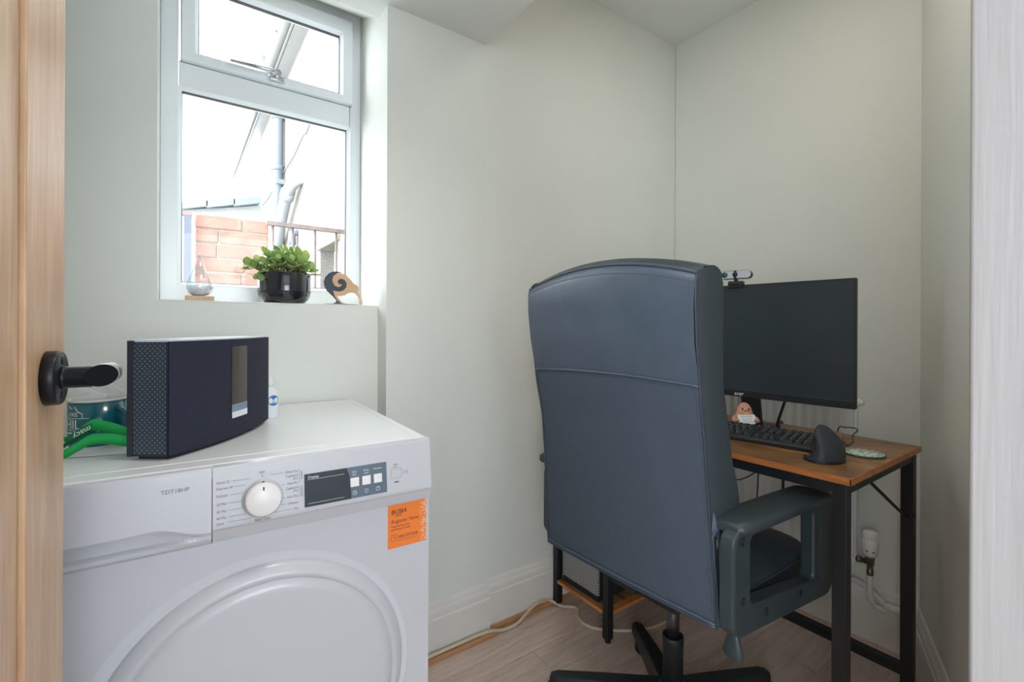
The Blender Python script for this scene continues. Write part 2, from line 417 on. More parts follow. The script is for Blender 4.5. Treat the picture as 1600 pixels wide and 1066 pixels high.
struct(obj('wall_doorway', nw, 'wall_paint'))
struct(obj('ceiling', MB().box((U_STEP, .0, CEIL), (2.1, 1.45, CEIL + .1)), 'ceiling_paint'))
struct(obj('ceiling_soffit', MB().box((U_L - .1, -.05, SOFF), (U_STEP, V_SILL, 2.7)), 'ceiling_paint'))
# unseen hall behind the doorway; its window openings are added and sized for fill
hb = MB(); hb.box((-1.4, -3.3, -.06), (-1.3, -2.2, 2.5)); hb.box((-1.4, -.3, -.06), (-1.3, -.04, 2.5)); hb.box((-1.4, -2.2, -.06), (-1.3, -.3, .4)); hb.box((-1.4, -2.2, 2.25), (-1.3, -.3, 2.5)); struct(obj('wall_hall_left', hb, 'hall_paint'))
struct(obj('wall_hall_right', MB().box((2.2, -3.3, -.06), (2.3, -.04, 2.5)), 'hall_paint'))
h2 = MB(); h2.box((-1.3, -.04, -.06), (U_L - .1, .06, 2.5)); h2.box((1.12, -.04, -.06), (2.2, .06, 2.5)); struct(obj('wall_hall_front', h2, 'hall_paint'))
h3 = MB(); h3.box((-1.3, -3.4, -.06), (-.5, -3.3, 2.5)); h3.box((1.0, -3.4, -.06), (2.2, -3.3, 2.5)); h3.box((-.5, -3.4, -.06), (1.0, -3.3, .75)); h3.box((-.5, -3.4, 2.15), (1.0, -3.3, 2.5)); struct(obj('wall_hall_rear', h3, 'hall_paint'))
struct(obj('ceiling_hall', MB().box((-1.4, -3.4, 2.5), (2.3, .06, 2.6)), 'hall_paint'))
# door casing / jamb
jb = MB(); jb.box((.602, -.06, 0), (.62, N_V, 2.03), .003); jb.box((-.215, -.06, 0), (-.197, N_V, 2.03), .003); jb.box((-.215, -.06, 2.012), (.62, N_V, 2.03), .003)
struct(obj('trim_1', jb, 'jamb_paint'))
cs = MB(); cs.box((.62, N_V - .012, 0), (.69, N_V + .004, 2.1), .004); cs.box((-.285, N_V - .012, 0), (-.215, N_V + .004, 2.04), .004); struct(obj('trim_2', cs, 'jamb_paint'))
# skirting boards: profile (depth out from wall, height)
PROF = [(0, .0), (.018, .0), (.018, .118), (.0165, .122), (.013, .124), (.0145, .130), (.0135, .142), (.009, .152), (.0075, .160), (.004, .168), (0, .170)]
def skirting(name, a, b, n, z0=0.0, sc=1.0, m='trim_paint'):
    a = Vector(a + (0,)); b = Vector(b + (0,)); n = Vector(n + (0,)); k = len(PROF)
    vs = [tuple(q + n * p[0] + Vector((0, 0, z0 + p[1] * sc))) for q in (a, b) for p in PROF]
    fs = [list(range(k)), [k + i for i in range(k)][::-1]] + [(i, i + 1, k + i + 1, k + i) for i in range(k - 1)] + [(k - 1, 0, k, 2 * k - 1)]
    return struct(obj(name, MB().add(vs, fs), m))
skirting('baseboard_pier', (.515, V_POST), (U_STEP + .018, V_POST), (0, -1), .004)
skirting('baseboard_alcove', (U_STEP + .002, V_ALC), (U_BACK, V_ALC - .016), (0, -1), .014, .94)
skirting('baseboard_back', (U_BACK, .47), (U_BACK, 1.385), (-1, 0), 0, 1.1)
skirting('baseboard_right', tuple(rw(0, 0, 0)[:2]), tuple(rw(.95, 0, 0)[:2]), (RWN.x, RWN.y), 0, 1.0)
struct(obj('trim_3', MB().prism([(1.37, 0), (1.3495, 0), (1.3495, .010), (1.3545, .017), (1.37, .019)], 0, .52, .893), 'oak_strip'))
struct(obj('trim_4', MB().prism([(1.389, 0), (1.3725, 0), (1.3725, .012), (1.376, .017), (1.389, .018)], 0, .889, 1.93), 'oak_strip'))

# ------------------------------------------------------------------ window
win = thing('window_1', 'white plastic casement window with small top opening light above a fixed pane', 'window', (.235, V_F, 1.13)); struct(win)
def wbar(name, x0, z0, x1, z1, y0=V_F, y1=V_F + .06, par=None, m='upvc', bev=.004): return obj(name, MB().box((x0, y0, z0), (x1, y1, z1), bev), m, par or win)
def r4(x0, z0, x1, z1): return [(x0, z0), (x1, z0), (x1, z1), (x0, z1)]
obj('window_frame', MB().ring(r4(U_WL, 1.13, U_WR, 2.21), r4(-.004, 1.188, .478, 2.108), 1, V_F, V_F + .06), 'upvc', win, bevel=.004)
wbar('transom', -.0035, 1.754, .4775, 1.830, V_F + .0006)
gl = MB()
def chamfer_frame(mb, x0, z0, x1, z1, w, ya, yb):
    """bevelled glazing bead: outer edge proud (ya), inner edge set back (yb)"""
    o = [(x0, z0), (x1, z0), (x1, z1), (x0, z1)]; i = [(x0 + w, z0 + w), (x1 - w, z0 + w), (x1 - w, z1 - w), (x0 + w, z1 - w)]
    vs = [(p[0], ya, p[1]) for p in o] + [(p[0], yb, p[1]) for p in i] + [(p[0], yb + .012, p[1]) for p in i] + [(p[0], yb + .012, p[1]) for p in o]
    fs = []
    for k in range(4):
        l = (k + 1) % 4; fs += [(k, l, 4 + l, 4 + k), (4 + k, 4 + l, 8 + l, 8 + k), (8 + k, 8 + l, 12 + l, 12 + k), (12 + k, 12 + l, l, k)]
    mb.add(vs, fs)
chamfer_frame(gl, -.006, 1.184, .480, 1.757, .010, V_F + .002, V_F + .014); obj('glazing_bead', gl, 'upvc', win)
gk = MB(); chamfer_frame(gk, .0035, 1.1935, .4705, 1.7475, .0022, V_F + .0138, V_F + .015); obj('gasket', gk, 'gasket', win)
obj('pane', MB().box((.002, V_F + .022, 1.19), (.472, V_F + .026, 1.75)), 'pane_glass', win)
# lintel-side sash, top hung
sb = MB().ring(r4(.0025, 1.826, .4805, 2.1065), r4(.036, 1.850, .448, 2.060), 1, V_F - .022, V_F + .03)
sash = obj('sash', sb, 'upvc', win, bevel=.003)
gl = MB(); chamfer_frame(gl, .034, 1.848, .450, 2.062, .009, V_F - .018, V_F - .006); obj('glazing_bead', gl, 'upvc', sash)
gk = MB(); chamfer_frame(gk, .0428, 1.8568, .4412, 2.0532, .002, V_F - .0062, V_F - .005); obj('gasket', gk, 'gasket', sash)
gk = MB(); chamfer_frame(gk, .0005, 1.8235, .4835, 2.1085, .0022, V_F - .0005, V_F + .001); obj('gasket', gk, 'gasket', win)
obj('pane', MB().box((.04, V_F + .002, 1.853), (.444, V_F + .006, 2.058)), 'pane_glass', sash)
hd = obj('handle_base', MB().box((.222, V_F - .036, 1.828), (.268, V_F - .022, 1.846), .004), 'satin_chrome', sash)
hl = MB(); hl.tube([(.246, V_F - .05, 1.846), (.225, V_F - .052, 1.848), (.118, V_F - .056, 1.842)], [.0075, .007, .004], 10); hl.lathe([(.009, 0), (.009, .02)], (.246, V_F - .056, 1.846), 'Y', 16); obj('handle', hl, 'satin_chrome', sash)
struct(obj('trim_5', MB().box((U_WL, V_SILL + .001, 1.1295), (U_WR, V_F + .01, 1.1345), .002), 'trim_paint'))

# ------------------------------------------------------------------ added fill lamps on the ceilings, out of view
def fill_lamp(loc, r, power, label, spread):
    M = Matrix.Translation(loc); t = thing('fill_lamp', label, 'lamp', M)
    obj('fill_lamp_base', MB(M).lathe([(r, 0), (r, -.018), (r - .006, -.024), (r - .006, -.020), (0, -.020)], n=48), 'upvc', t)
    l = bpy.data.lights.new('fill_lamp_panel', 'AREA'); l.shape = 'DISK'; l.size = 2 * r - .02; l.energy = power; l.color = (1.0, .955, .86); l.spread = R(spread)
    o = bpy.data.objects.new('fill_lamp_panel', l); o.location = (0, 0, -.0245); link(o, t)
fill_lamp((1.22, .52, CEIL), .17, 1.25, 'added round white fill lamp, unseen on the ceiling above the desk', 180)
fill_lamp((.33, .62, SOFF),  .13, 1.0, 'added round white fill lamp, unseen on the ceiling before the dryer', 130)

# ================================================================== OAK DOOR
D0 = Vector((-.100, .685, 0)); DD = Vector((.060, .998, 0)).normalized(); DN = Vector((DD.y, -DD.x, 0))
DM = Matrix(((DD.x, -DN.x, 0, D0.x), (DD.y, -DN.y, 0, D0.y), (0, 0, 1, .008), (0, 0, 0, 1)))      # local x along door (free edge at 0), y into leaf, z up
door = thing('door_1', 'open oak door with black round rose handle beside the dryer', 'door', DM); struct(door)
def dbox(name, x0, z0, x1, z1, y0=0, y1=.04, m='oak_door', bev=.0015, par=None): return obj(name, MB(DM).box((x0, y0, z0), (x1, y1, z1), bev), m, par or door)
dbox('stile', -.116, 0, 0, 1.98); dbox('stile', -.70, 0, -.585, 1.98)
dbox('rail', -.585, 0, -.1185, .2); dbox('rail', -.585, 1.87, -.1185, 1.98)
for k in range(4): dbox('panel', -.1195 - .1165 * (k + 1) + .002, .2, -.1195 - .1165 * k, 1.87, .004, .034)
hM = DM @ Matrix.Translation((-.059, 0, 1.011))
rs = obj('rose', MB(hM).lathe([(.0262, 0), (.0262, -.0095), (.0250, -.0108), (.0, -.0108)], (0, 0, 0), 'Y', 40), 'handle_black', door)
for zz in (-.017, .017): obj('screw', MB(hM).lathe([(.004, -.0106), (.004, -.0114), (0, -.0114)], (0, 0, zz), 'Y', 12), 'handle_black', rs)
nk = MB(hM); nk.lathe([(.0112, -.010), (.0112, -.0145), (.0104, -.0145), (.0104, -.033)], (0, 0, 0), 'Y', 24); 
hdl = obj('handle_neck', nk, 'handle_black', door)
# lever: bar running to the free edge, its outer corner cut by a flat slanting face
bm = bmesh.new()
bmesh.ops.create_cone(bm, cap_ends=True, segments=32, radius1=.0110, radius2=.0110, depth=.054)
for v in bm.verts: v.co = Vector((v.co.z + .0095, v.co.x - .0405, v.co.y + .0008))
bmesh.ops.bisect_plane(bm, geom=bm.verts[:] + bm.edges[:] + bm.faces[:], plane_co=(.013, -.0515, 0), plane_no=Vector((-.60, -.80, 0)), clear_outer=True)
bmesh.ops.holes_fill(bm, edges=bm.edges)
bm.normal_update(); dark = [i for i, f in enumerate(bm.faces) if f.normal.dot(Vector((-.60, -.80, 0))) > .98 or -f.normal.dot(Vector((-.60, -.80, 0))) > .98]
lev = obj('lever', MB(hM).bm(bm), 'satin_chrome', door)
lev.data.materials.append(MATS['handle_black'])
for i in dark: lev.data.polygons[i].material_index = 1
for p in lev.data.polygons:
    if len(p.vertices) == 4: p.use_smooth = True

# ================================================================== TUMBLE DRYER
DR = Matrix.Translation((-.19244, .88368, 0)) @ Matrix.Rotation(R(-2.233), 4, 'Z')
dry = thing('tumble_dryer', 'white tumble dryer with round door, dial and orange sticker under the window', 'dryer', DR)
def dz(name, mb, m, par=None, **k): return obj(name, mb, m, par or dry, **k)
ZT = .849; CX, CZ = .308, .442
# cabinet: sides/back/front with a round recess
cb = MB(DR)
cb.box((.002, .012, .012), (.598, .560, ZT - .026), .006)
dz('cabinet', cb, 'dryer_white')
fp = MB(DR); n = 64
circ = [(CX + .2495 * math.cos(2 * math.pi * k / n + math.pi / 4), CZ + .2495 * math.sin(2 * math.pi * k / n + math.pi / 4)) for k in range(n)]
def sq(k):
    t = (k / (n / 4)); s = int(t); q = t - s; c = [(.6, .728), (.0, .728), (.0, .02), (.6, .02)]; a = c[s % 4]; b = c[(s + 1) % 4]; return (a[0] + (b[0] - a[0]) * q, a[1] + (b[1] - a[1]) * q)
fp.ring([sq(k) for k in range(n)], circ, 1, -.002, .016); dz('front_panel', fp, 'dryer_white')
rc = MB(DR); rc.lathe([(.251, .0), (.2495, .001), (.243, .010), (.234, .0125), (.2, .0135), (0, .0135)], (CX, -.001, CZ), 'Y', 72); dz('recess_ring', rc, 'dryer_grey')
dd = MB(DR); dd.lathe([(.232, .012), (.2345, .004), (.2335, -.004), (.228, -.011), (.2195, -.0165), (.2102, -.0195), (.2098, -.0185), (.2088, -.0185), (.2084, -.0196), (.19, -.0205), (.1, -.0225), (0, -.023)], (CX + .004, 0, CZ), 'Y', 96)
door_d = dz('porthole_door', dd, 'dryer_white')
dz('hinge_screw', MB(DR).lathe([(.006, .0125), (.006, .006), (.0035, .0055), (.003, .0075), (0, .0075)], (.2095, 0, .6615), 'Y', 16), 'steel')
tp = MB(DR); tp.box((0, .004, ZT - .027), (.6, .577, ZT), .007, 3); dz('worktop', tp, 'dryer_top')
rim = MB(DR)
for a, b in (((.02, .045), (.58, .0465)), ((.02, .549), (.58, .5505)), ((.02, .045), (.0215, .5505)), ((.5785, .045), (.58, .5505))): rim.box((a[0], a[1], ZT - .001), (b[0], b[1], ZT + .0006))
dz('worktop_ridge', rim, 'dryer_top')
# control fascia: slanting front, lip underneath
FP = [(.008, ZT - .001), (-.0012, ZT - .003), (-.0025, ZT - .007), (-.0125, .757), (-.0125, .752), (-.0095, .7475), (-.004, .733), (-.001, .726), (.012, .726), (.012, ZT - .003)]
def fascia(name, x0, x1, prof, m): 
    mb = MB(DR); k = len(prof); vs = [(x, p[0], p[1]) for x in (x0, x1) for p in prof]
    mb.add(vs, [list(range(k)), [k + i for i in range(k)][::-1]] + [(i, (i + 1) % k, k + (i + 1) % k, k + i) for i in range(k)]); return dz(name, mb, m)
fascia('control_fascia', .2364, .601, FP, 'dryer_white')
# water drawer with a scooped grip along its lower edge
dwr = MB(DR); rows_ = []
for i in range(41):
    x = -.001 + (.2352 + .001) * i / 40
    t = 0 if x < .150 else (1 if x > .228 else (x - .150) / .078); t = t * t * (3 - 2 * t)
    hump = .004 * math.exp(-((x - .178) / .03) ** 2)
    zb = .7620 + hump - t * .0155                       # grip line
    d0 = -.0125 + (zb - .757) * .1
    dep = .010 * (1 - t)
    rows_.append([(x, .012, ZT - .003), (x, .004, ZT - .001), (x, -.0012, ZT - .003), (x, -.0025, ZT - .007), (x, d0, zb + .003), (x, d0 + .001, zb), (x, d0 + .002 + dep, zb - .002), (x, d0 + .0035 + dep * .8, .745 - .002 * (1 - t)), (x, -.0105 + .002 * (1 - t), .7385), (x, -.008, .733), (x, -.001, .726), (x, .012, .726)])
dwr.grid(rows_, False)
k_ = 12; b0 = len(dwr.v) - 41 * k_
dwr.f.append([b0 + i for i in range(k_)]); dwr.f.append([b0 + 40 * k_ + i for i in range(k_)][::-1])
drawer = dz('water_drawer', dwr, 'dryer_white')
def fm(x, z, out=.0004):
    """text plane on the slanting fascia"""
    t = (ZT - .007 - z) / (ZT - .007 - .757); yy = -.0025 - .010 * t
    return DR @ plane_m((x, yy - out, z), (1, 0, 0), (0, .118, 1))
text('TDT18HP', .0085, 'ink_grey', drawer, fm(.171, .8195))
dm = fm(.3058, .7872, 0)
dz('dial_skirt', MB(dm).lathe([(.0305, 0), (.0305, .0012), (0, .0012)], n=48), 'dryer_grey')
dial = dz('dial', MB(dm).lathe([(.0275, .001), (.0268, .012), (.0255, .0155), (.0235, .017), (.0, .017)], n=48), 'dial_white')
dz('dial_mark', MB(dm).box((-.001, .015, .0165), (.001, .0205, .0174)), 'ink_dark', dial)
dz('dial_notch', MB(dm).box((-.0015, .0262, .009), (.0015, .0285, .0105)), 'ink_dark', dial)
for tx, z, x1, x2 in (('Shirts 20', .8215, .2625, .288), ('Express 34', .8125, .2655, .281), ('Refresh', .8010, .2595, .276), ('20 Min', .7885, .2575, .2755), ('40 Min', .7775, .2575, .2775), ('60 Min', .7675, .2575, .283), ('Jeans', .7595, .2570, .290)):
    text(tx, .0058, 'ink_grey', dry, fm(.2415, z), sx=.85); dz('dial_line', MB(fm(x1, z, .0002)).box((0, -.0002, 0), (x2 - x1, .0003, .0002)), 'ink_grey')
for tx, z, x1, x2 in (('Extra Dry', .8225, .3170, .3370), ('Cupboard', .8155, 0, 0), ('Dry', .8105, 0, 0), ('Iron Dry', .8035, .3345, .3385), ('Cupboard', .7955, 0, 0), ('Dry', .7905, 0, 0), ('Iron Dry', .7815, .3345, .3395), ('Delicate', .7710, .329, .340), ('Mix', .7610, .3195, .350)):
    text(tx, .0055, 'ink_grey', dry, fm(.3590, z), align='RIGHT', sx=.85)
    if x2: dz('dial_line', MB(fm(x1, z, .0002)).box((0, -.0002, 0), (x2 - x1, .0003, .0002)), 'ink_grey')
text('OFF', .0050, 'ink_grey', dry, fm(.3050, .8285), align='CENTER'); text('o', .0060, 'ink_grey', dry, fm(.3050, .8235), align='CENTER')
text('Baby Care', .0060, 'ink_grey', dry, fm(.3055, .7545), align='CENTER', sx=.9)
for tx, z, hh in (('Cotton', .8145, .012), ('Synthetics', .7885, .0105)):
    text(tx, .0048, 'ink_grey', dry, fm(.3645, z) @ Matrix.Rotation(R(90), 4, 'Z'), align='CENTER', sx=.9)
    dz('dial_line', MB(fm(.3612, z, .0002)).box((-.0002, -hh, 0), (.0002, hh, .0002)), 'ink_grey')
dpm = fm(.4405, .7870, 0)
disp = dz('display_panel', MB(dpm).box((-.0715, -.0275, 0), (.0715, .0275, .0010)), 'display_grey')
dz('display_screen', MB(dpm).prism([(-.0715, -.0275), (.006, -.0275), (.0055, -.01), (.004, .012), (-.001, .0275), (-.0715, .0275)], 2, .0010, .0014), 'display_black', disp)
text('Display', .0062, 'ink_white', disp, dpm @ Matrix.Translation((-.066, .0215, .0015)))
for zz in (.0175, -.0225): dz('display_line', MB(dpm).box((-.066, zz, .0014), (-.006, zz + .0005, .0016)), 'ink_white', disp)
for k, (tx, ty) in enumerate((('Delay', 'Start'), ('Drying', 'Level'), ('Anticrease', ''))):
    x = .0125 + .021 * k
    dz('button', MB(dpm).box((x - .0078, -.0075, .001), (x + .0078, .0085, .003), .001), 'dial_white', disp)
    text(tx, .0045, 'ink_white', disp, dpm @ Matrix.Translation((x, .0185, .0012)), align='CENTER', sx=.8)
    if ty: text(ty, .0045, 'ink_white', disp, dpm @ Matrix.Translation((x, .0135, .0012)), align='CENTER', sx=.8)
    c0 = Vector((x, -.0185, .0011))
    ic = MB(dpm)
    if k == 0: ic.ring([(x + .0038 * math.cos(a * .3927), -.0185 + .0038 * math.sin(a * .3927)) for a in range(16)], [(x + .0032 * math.cos(a * .3927), -.0185 + .0032 * math.sin(a * .3927)) for a in range(16)], 2, .001, .0012); ic.box((x, -.0188, .001), (x + .0022, -.0183, .0012)); ic.box((x - .0002, -.0188, .001), (x + .0003, -.016, .0012))
    elif k == 1: ic.box((x - .0035, -.0158, .001), (x + .0035, -.0153, .0012)); ic.box((x - .0022, -.0215, .001), (x + .0022, -.021, .0012)); ic.box((x - .0025, -.0215, .001), (x - .002, -.0155, .0012)); ic.box((x + .002, -.0215, .001), (x + .0025, -.0155, .0012))
    else: ic.ring([(x + p[0], -.0185 + p[1]) for p in rrect(-.0035, -.003, .0035, .003, .0008, 2)], [(x + p[0], -.0185 + p[1]) for p in rrect(-.0029, -.0024, .0029, .0024, .0006, 2)], 2, .001, .0012); ic.box((x - .0012, -.0158, .001), (x + .0012, -.0145, .0012))
    dz('icon', ic, 'ink_white', disp)
sm = fm(.5310, .7900, 0)
st = dz('start_button', MB(sm).ring(rrect(-.0097, -.0087, .0097, .0087, .001, 2), rrect(-.0093, -.0083, .0093, .0083, .001, 2), 2, 0, .0003), 'ink_grey')
text('Start', .0042, 'ink_grey', st, sm @ Matrix.Translation((-.001, .0170, .0003)), align='CENTER'); text('Pause', .0042, 'ink_grey', st, sm @ Matrix.Translation((-.001, .0122, .0003)), align='CENTER')
pl = MB(sm); pl.ring([(.0130, -.004), (.0185, .0), (.0130, .004)], [(.0136, -.0029), (.0175, 0), (.0136, .0029)], 2, 0, .0003); pl.box((.0198, -.0038, 0), (.0204, .0038, .0003)); pl.box((.0216, -.0038, 0), (.0222, .0038, .0003)); dz('play_mark', pl, 'ink_grey', st)
dz('indicator', MB(sm).box((-.0045, -.0168, 0), (.0045, -.0150, .0004)), 'ink_dark', st)
# orange sticker
SM = DR @ plane_m((.5170, -.0024, .6455), (1, 0, 0), (0, 0, 1))
stk = dz('sticker', MB(SM).box((0, 0, 0), (.0772, .0825, .0003)), 'sticker_orange')
def stext(t, s, x, y, sx=1): text(t, s, 'sticker_ink', stk, SM @ Matrix.Translation((x, y, .0004)), sx=sx)
text('BUSH', .0125, 'sticker_ink', stk, SM @ Matrix.Translation((.0065, .0680, .0004)), sx=.98); text('BUSH', .0125, 'sticker_ink', stk, SM @ Matrix.Translation((.0069, .0680, .0004)), sx=.98)
dz('underline', MB(SM).box((.0145, .0605, .0002), (.0275, .0615, .0005)), 'sticker_ink', stk)
stext('Register Now', .0098, .0065, .0500); stext('Registering your', .0056, .0065, .0412); stext('guarantee is easy', .0056, .0065, .0352); stext('0800 597 8548', .0078, .0210, .0195, .82)
dz('phone_mark', MB(SM).ring([(p[0], p[1]) for p in rrect(.0065, .0135, .0180, .0255, .0015, 2)], [(p[0], p[1]) for p in rrect(.0070, .0140, .0175, .0250, .0012, 2)], 2, .0002, .0005), 'sticker_ink', stk)
text('(', .009, 'sticker_ink', stk, SM @ Matrix.Translation((.0108, .0205, .0004)) @ Matrix.Rotation(R(35), 4, 'Z'))
for yy in (.0143, .0118): dz('phone_line', MB(SM).box((.021, yy, .0002), (.058, yy + .0003, .0004)), 'sticker_ink', stk)
fk = MB(SM)
for _ in range(190):
    q = rnd.random() ** .45; x = .062 + .0150 * q; y = rnd.uniform(.001, .081); s = rnd.uniform(.0004, .0010)
    a = rnd.random() * 3; fk.add([(x + s * 1.3 * math.cos(a + p), y + s * 1.3 * math.sin(a + p), .0005) for p in (0, 2.1, 4.2)], [(0, 1, 2)])
f_ = dz('fleck_print', fk, 'sticker_fleck', stk, recalc=False); f_['kind'] = 'stuff'
for px in (.05, .55):
    for py in (.06, .51): dz('foot', MB(DR).lathe([(.02, 0), (.02, .013)], (px, py, 0), n=12), 'black_plastic')

# ================================================================== LOUDSPEAKER on the dryer
e1 = Vector((.548, .836, 0)).normalized(); e2 = Vector((-e1.y, e1.x, 0))
SP = DR @ Matrix(((e1.x, e2.x, 0, .1755), (e1.y, e2.y, 0, .0720), (0, 0, 1, ZT), (0, 0, 0, 1)))
sp = thing('loudspeaker', 'dark blue cloth fronted loudspeaker with silver top standing on the dryer', 'speaker', SP)
SW, SD, SH, Z0 = .312, .066, .189, .0065
def bow(t, d): return -d * (1 - (2 * t - 1) ** 2)
NS = 24
out = [(SW * i / NS, bow(i / NS, .022)) for i in range(NS + 1)]
inn = [(SW - SW * i / NS, SD + .024 * (1 - (2 * i / NS - 1) ** 2)) for i in range(NS + 1)]
bt = [(SW * i / NS * .93 + .011, bow(i / NS, .02) + .006) for i in range(NS + 1)] + [(SW - .011 - SW * i / NS * .93, SD - .010 + .02 * (1 - (2 * i / NS - 1) ** 2)) for i in range(NS + 1)]
def loop(poly, z0, z1, name, m, par=sp): mb = MB(SP); mb.prism(poly, 2, z0, z1); return obj(name, mb, m, par)
loop(bt, 0, Z0 + .002, 'foot_plinth', 'black_plastic')
loop([(x, y + .0012) for x, y in out] + inn, Z0, Z0 + SH - .002, 'body', 'speaker_frame')
g_ = MB(SP); g_.grid([[(x, y - .0012, z) for x, y in out] for z in (Z0 + .0005, Z0 + SH - .001)]); g_.grid([[(x, y + .0014, z) for x, y in out] for z in (Z0 + .0005, Z0 + SH - .001)])
g_.grid([[(x, y + d, Z0 + SH - .001) for x, y in out] for d in (-.0012, .0014)]); g_.grid([[(x, y + d, Z0 + .0005) for x, y in out] for d in (-.0012, .0014)])
obj('grille', g_, 'speaker_grille', sp)
obj('side_panel', MB(SP).box((-.0012, .004, Z0 + .004), (.0005, SD - .010, Z0 + SH - .004)), 'speaker_side', sp)
obj('side_trim', MB(SP).box((-.0020, SD - .010, Z0), (.0010, SD, Z0 + SH)), 'speaker_frame', sp)
loop([(x + (.004 if x < .1 else -.004), y + .003) for x, y in out] + [(x, y - .002) for x, y in inn], Z0 + SH - .002, Z0 + SH + .0012, 'top_plate', 'speaker_silver')
dxa, dxb = .134, .186
scn = MB(SP); ring_ = [(dxa + (dxb - dxa) * i / 6) for i in range(7)]
def dpatch(name, z0, z1, off, m, par):
    mb = MB(SP); mb.grid([[(x, bow(x / SW, .022) - off, z) for x in ring_] for z in (z0, z1)], True); mb.grid([[(x, bow(x / SW, .022) - .0008, z) for x in ring_] for z in (z0, z1)], True)
    mb.grid([[(x, bow(x / SW, .022) - d, z1) for x in ring_] for d in (off, .0008)]); mb.grid([[(x, bow(x / SW, .022) - d, z0) for x in ring_] for d in (off, .0008)])
    return obj(name, mb, m, par)
ds = dpatch('display_window', Z0 + .052, Z0 + .174, .0022, 'speaker_screen', sp)
dpatch('logo_strip', Z0 + .042, Z0 + .062, .0026, 'strip_blue', ds); dpatch('logo_strip', Z0 + .036, Z0 + .0475, .0030, 'strip_white', ds)

# ================================================================== THINGS BESIDE THE SPEAKER
def drp(x, y, z=0): return DR @ Vector((x, y, ZT + z))
mc = drp(.058, .292); mR = .0440; MH = .083
mug = thing('enamel_mug', 'teal enamel mug with white house print and handle behind the green lanyard', 'mug', mc)
MM = Matrix.Translation(mc)
obj('body', MB(MM).lathe([(.0, .0012), (.040, .0012), (.0425, 0), (.0438, .004), (mR, .012), (mR, MH), (mR - .0016, MH), (mR - .002, .01), (.0, .006)], n=48), 'enamel_teal', mug)
obj('rim', MB(MM).lathe([(mR + .0005, MH - .003), (mR + .0016, MH - .001), (mR + .0012, MH + .001), (mR - .001, MH + .0012), (mR - .002, MH), (mR - .0018, MH - .03), (mR - .0012, MH - .03)], n=48, caps=False), 'enamel_cream', mug)
va = math.atan2(-(mc.y), -(mc.x))                  # side of the mug that faces the doorway
ha = va + .60
hp = []
for k in range(9):
    a = -math.pi / 2 + math.pi * k / 8; rr = mR - .003 + .030 * max(0, math.cos(a)); hp.append((rr * math.cos(ha), rr * math.sin(ha), .044 + .024 * math.sin(a)))
obj('handle', MB(MM).tube(hp, .0045, 10, sub=3), 'enamel_teal', mug)
def mbend(off_a, zc):
    def b(p):
        a = va + off_a + p.x / mR; r = mR + .0003 + p.z; return MM @ Vector((r * math.cos(a), r * math.sin(a), zc + p.y))
    return b
A0 = -1.08
text('HIL', .024, 'ink_white', mug, None, bend=mbend(A0 - .25, .0405), sx=.9, depth=.0003)
text('OKE', .0095, 'ink_white', mug, None, bend=mbend(A0 - .05, .0590), depth=.0003)
text('.', .03, 'ink_white', mug, None, bend=mbend(A0 + .62, .0455), depth=.0003)
def mugstrip(name, pts, wd):
    hs = MB(); P = [mbend(A0, 0)(Vector((x, z, 0))) for x, z in pts]; Q = [mbend(A0, 0)(Vector((x + wd[0], z + wd[1], 0))) for x, z in pts]
    hs.add([tuple(p) for p in P + Q], [(i, i + 1, len(P) + i + 1, len(P) + i) for i in range(len(P) - 1)]); obj(name, hs, 'ink_white', mug, recalc=False)
mugstrip('printed_line', [(-.02 + .054 * i / 8, .0520) for i in range(9)], (0, .001)); mugstrip('printed_line', [(-.02 + .054 * i / 8, .0305) for i in range(9)], (0, .001))
mugstrip('printed_line', [(-.012 + .030 * i / 8, .0245) for i in range(9)], (0, .0025)); mugstrip('printed_line', [(-.010 + .022 * i / 8, .0175) for i in range(9)], (0, .0030))
mugstrip('house_print', [(-.012, .0665), (-.003, .0730), (.004, .0690), (.010, .0725), (.016, .0640), (.0235, .0600), (.0235, .0530)], (.0012, .0012)); mugstrip('house_print', [(.0235, .0305), (.021, .024), (.012, .019)], (.0012, .0012))
for i, (a, b, c, d) in enumerate((((-.030, .012), (.010, -.004), .004, .026), ((.012, .020), (.038, .006), .004, .030), ((-.010, -.022), (-.036, -.004), .004, .012))):
    mb = MB(MM); q = [(a[0], a[1], .012), (b[0] * .8, b[1] * .8, .012), (b[0] * 1.05, b[1] * 1.05, MH + c), (a[0], a[1], MH + d)]
    nrm = Vector((b[1] - a[1], a[0] - b[0], 0)).normalized() * .0012
    mb.add([tuple(Vector(p)) for p in q] + [tuple(Vector(p) + nrm) for p in q], [(0, 1, 2, 3), (7, 6, 5, 4), (0, 4, 5, 1), (1, 5, 6, 2), (2, 6, 7, 3), (3, 7, 4, 0)])
    tag(obj('paper_card', mb, 'paper_white'), ('folded white paper slip standing in the teal mug by its near side', 'larger white card leaning in the teal mug next to the speaker', 'short white slip sticking out of the teal mug beside the door handle')[i], 'paper')
# clear badge wallet with a sheet inside, lying under the lanyard
BW = Matrix.Translation(drp(.080, .188, .0)) @ Matrix.Rotation(R(-16), 4, 'Z')
bw = thing('badge_wallet', 'clear plastic badge wallet holding a paper slip, under the green lanyard', 'badge', BW)
obj('paper_insert', MB(BW).box((-.042, -.024, .0012), (.046, .03, .0016)), 'paper_white', bw)
obj('sleeve', MB(BW).box((-.047, -.030, .0004), (.052, .036, .0026), .0008), 'clear_plastic', bw)
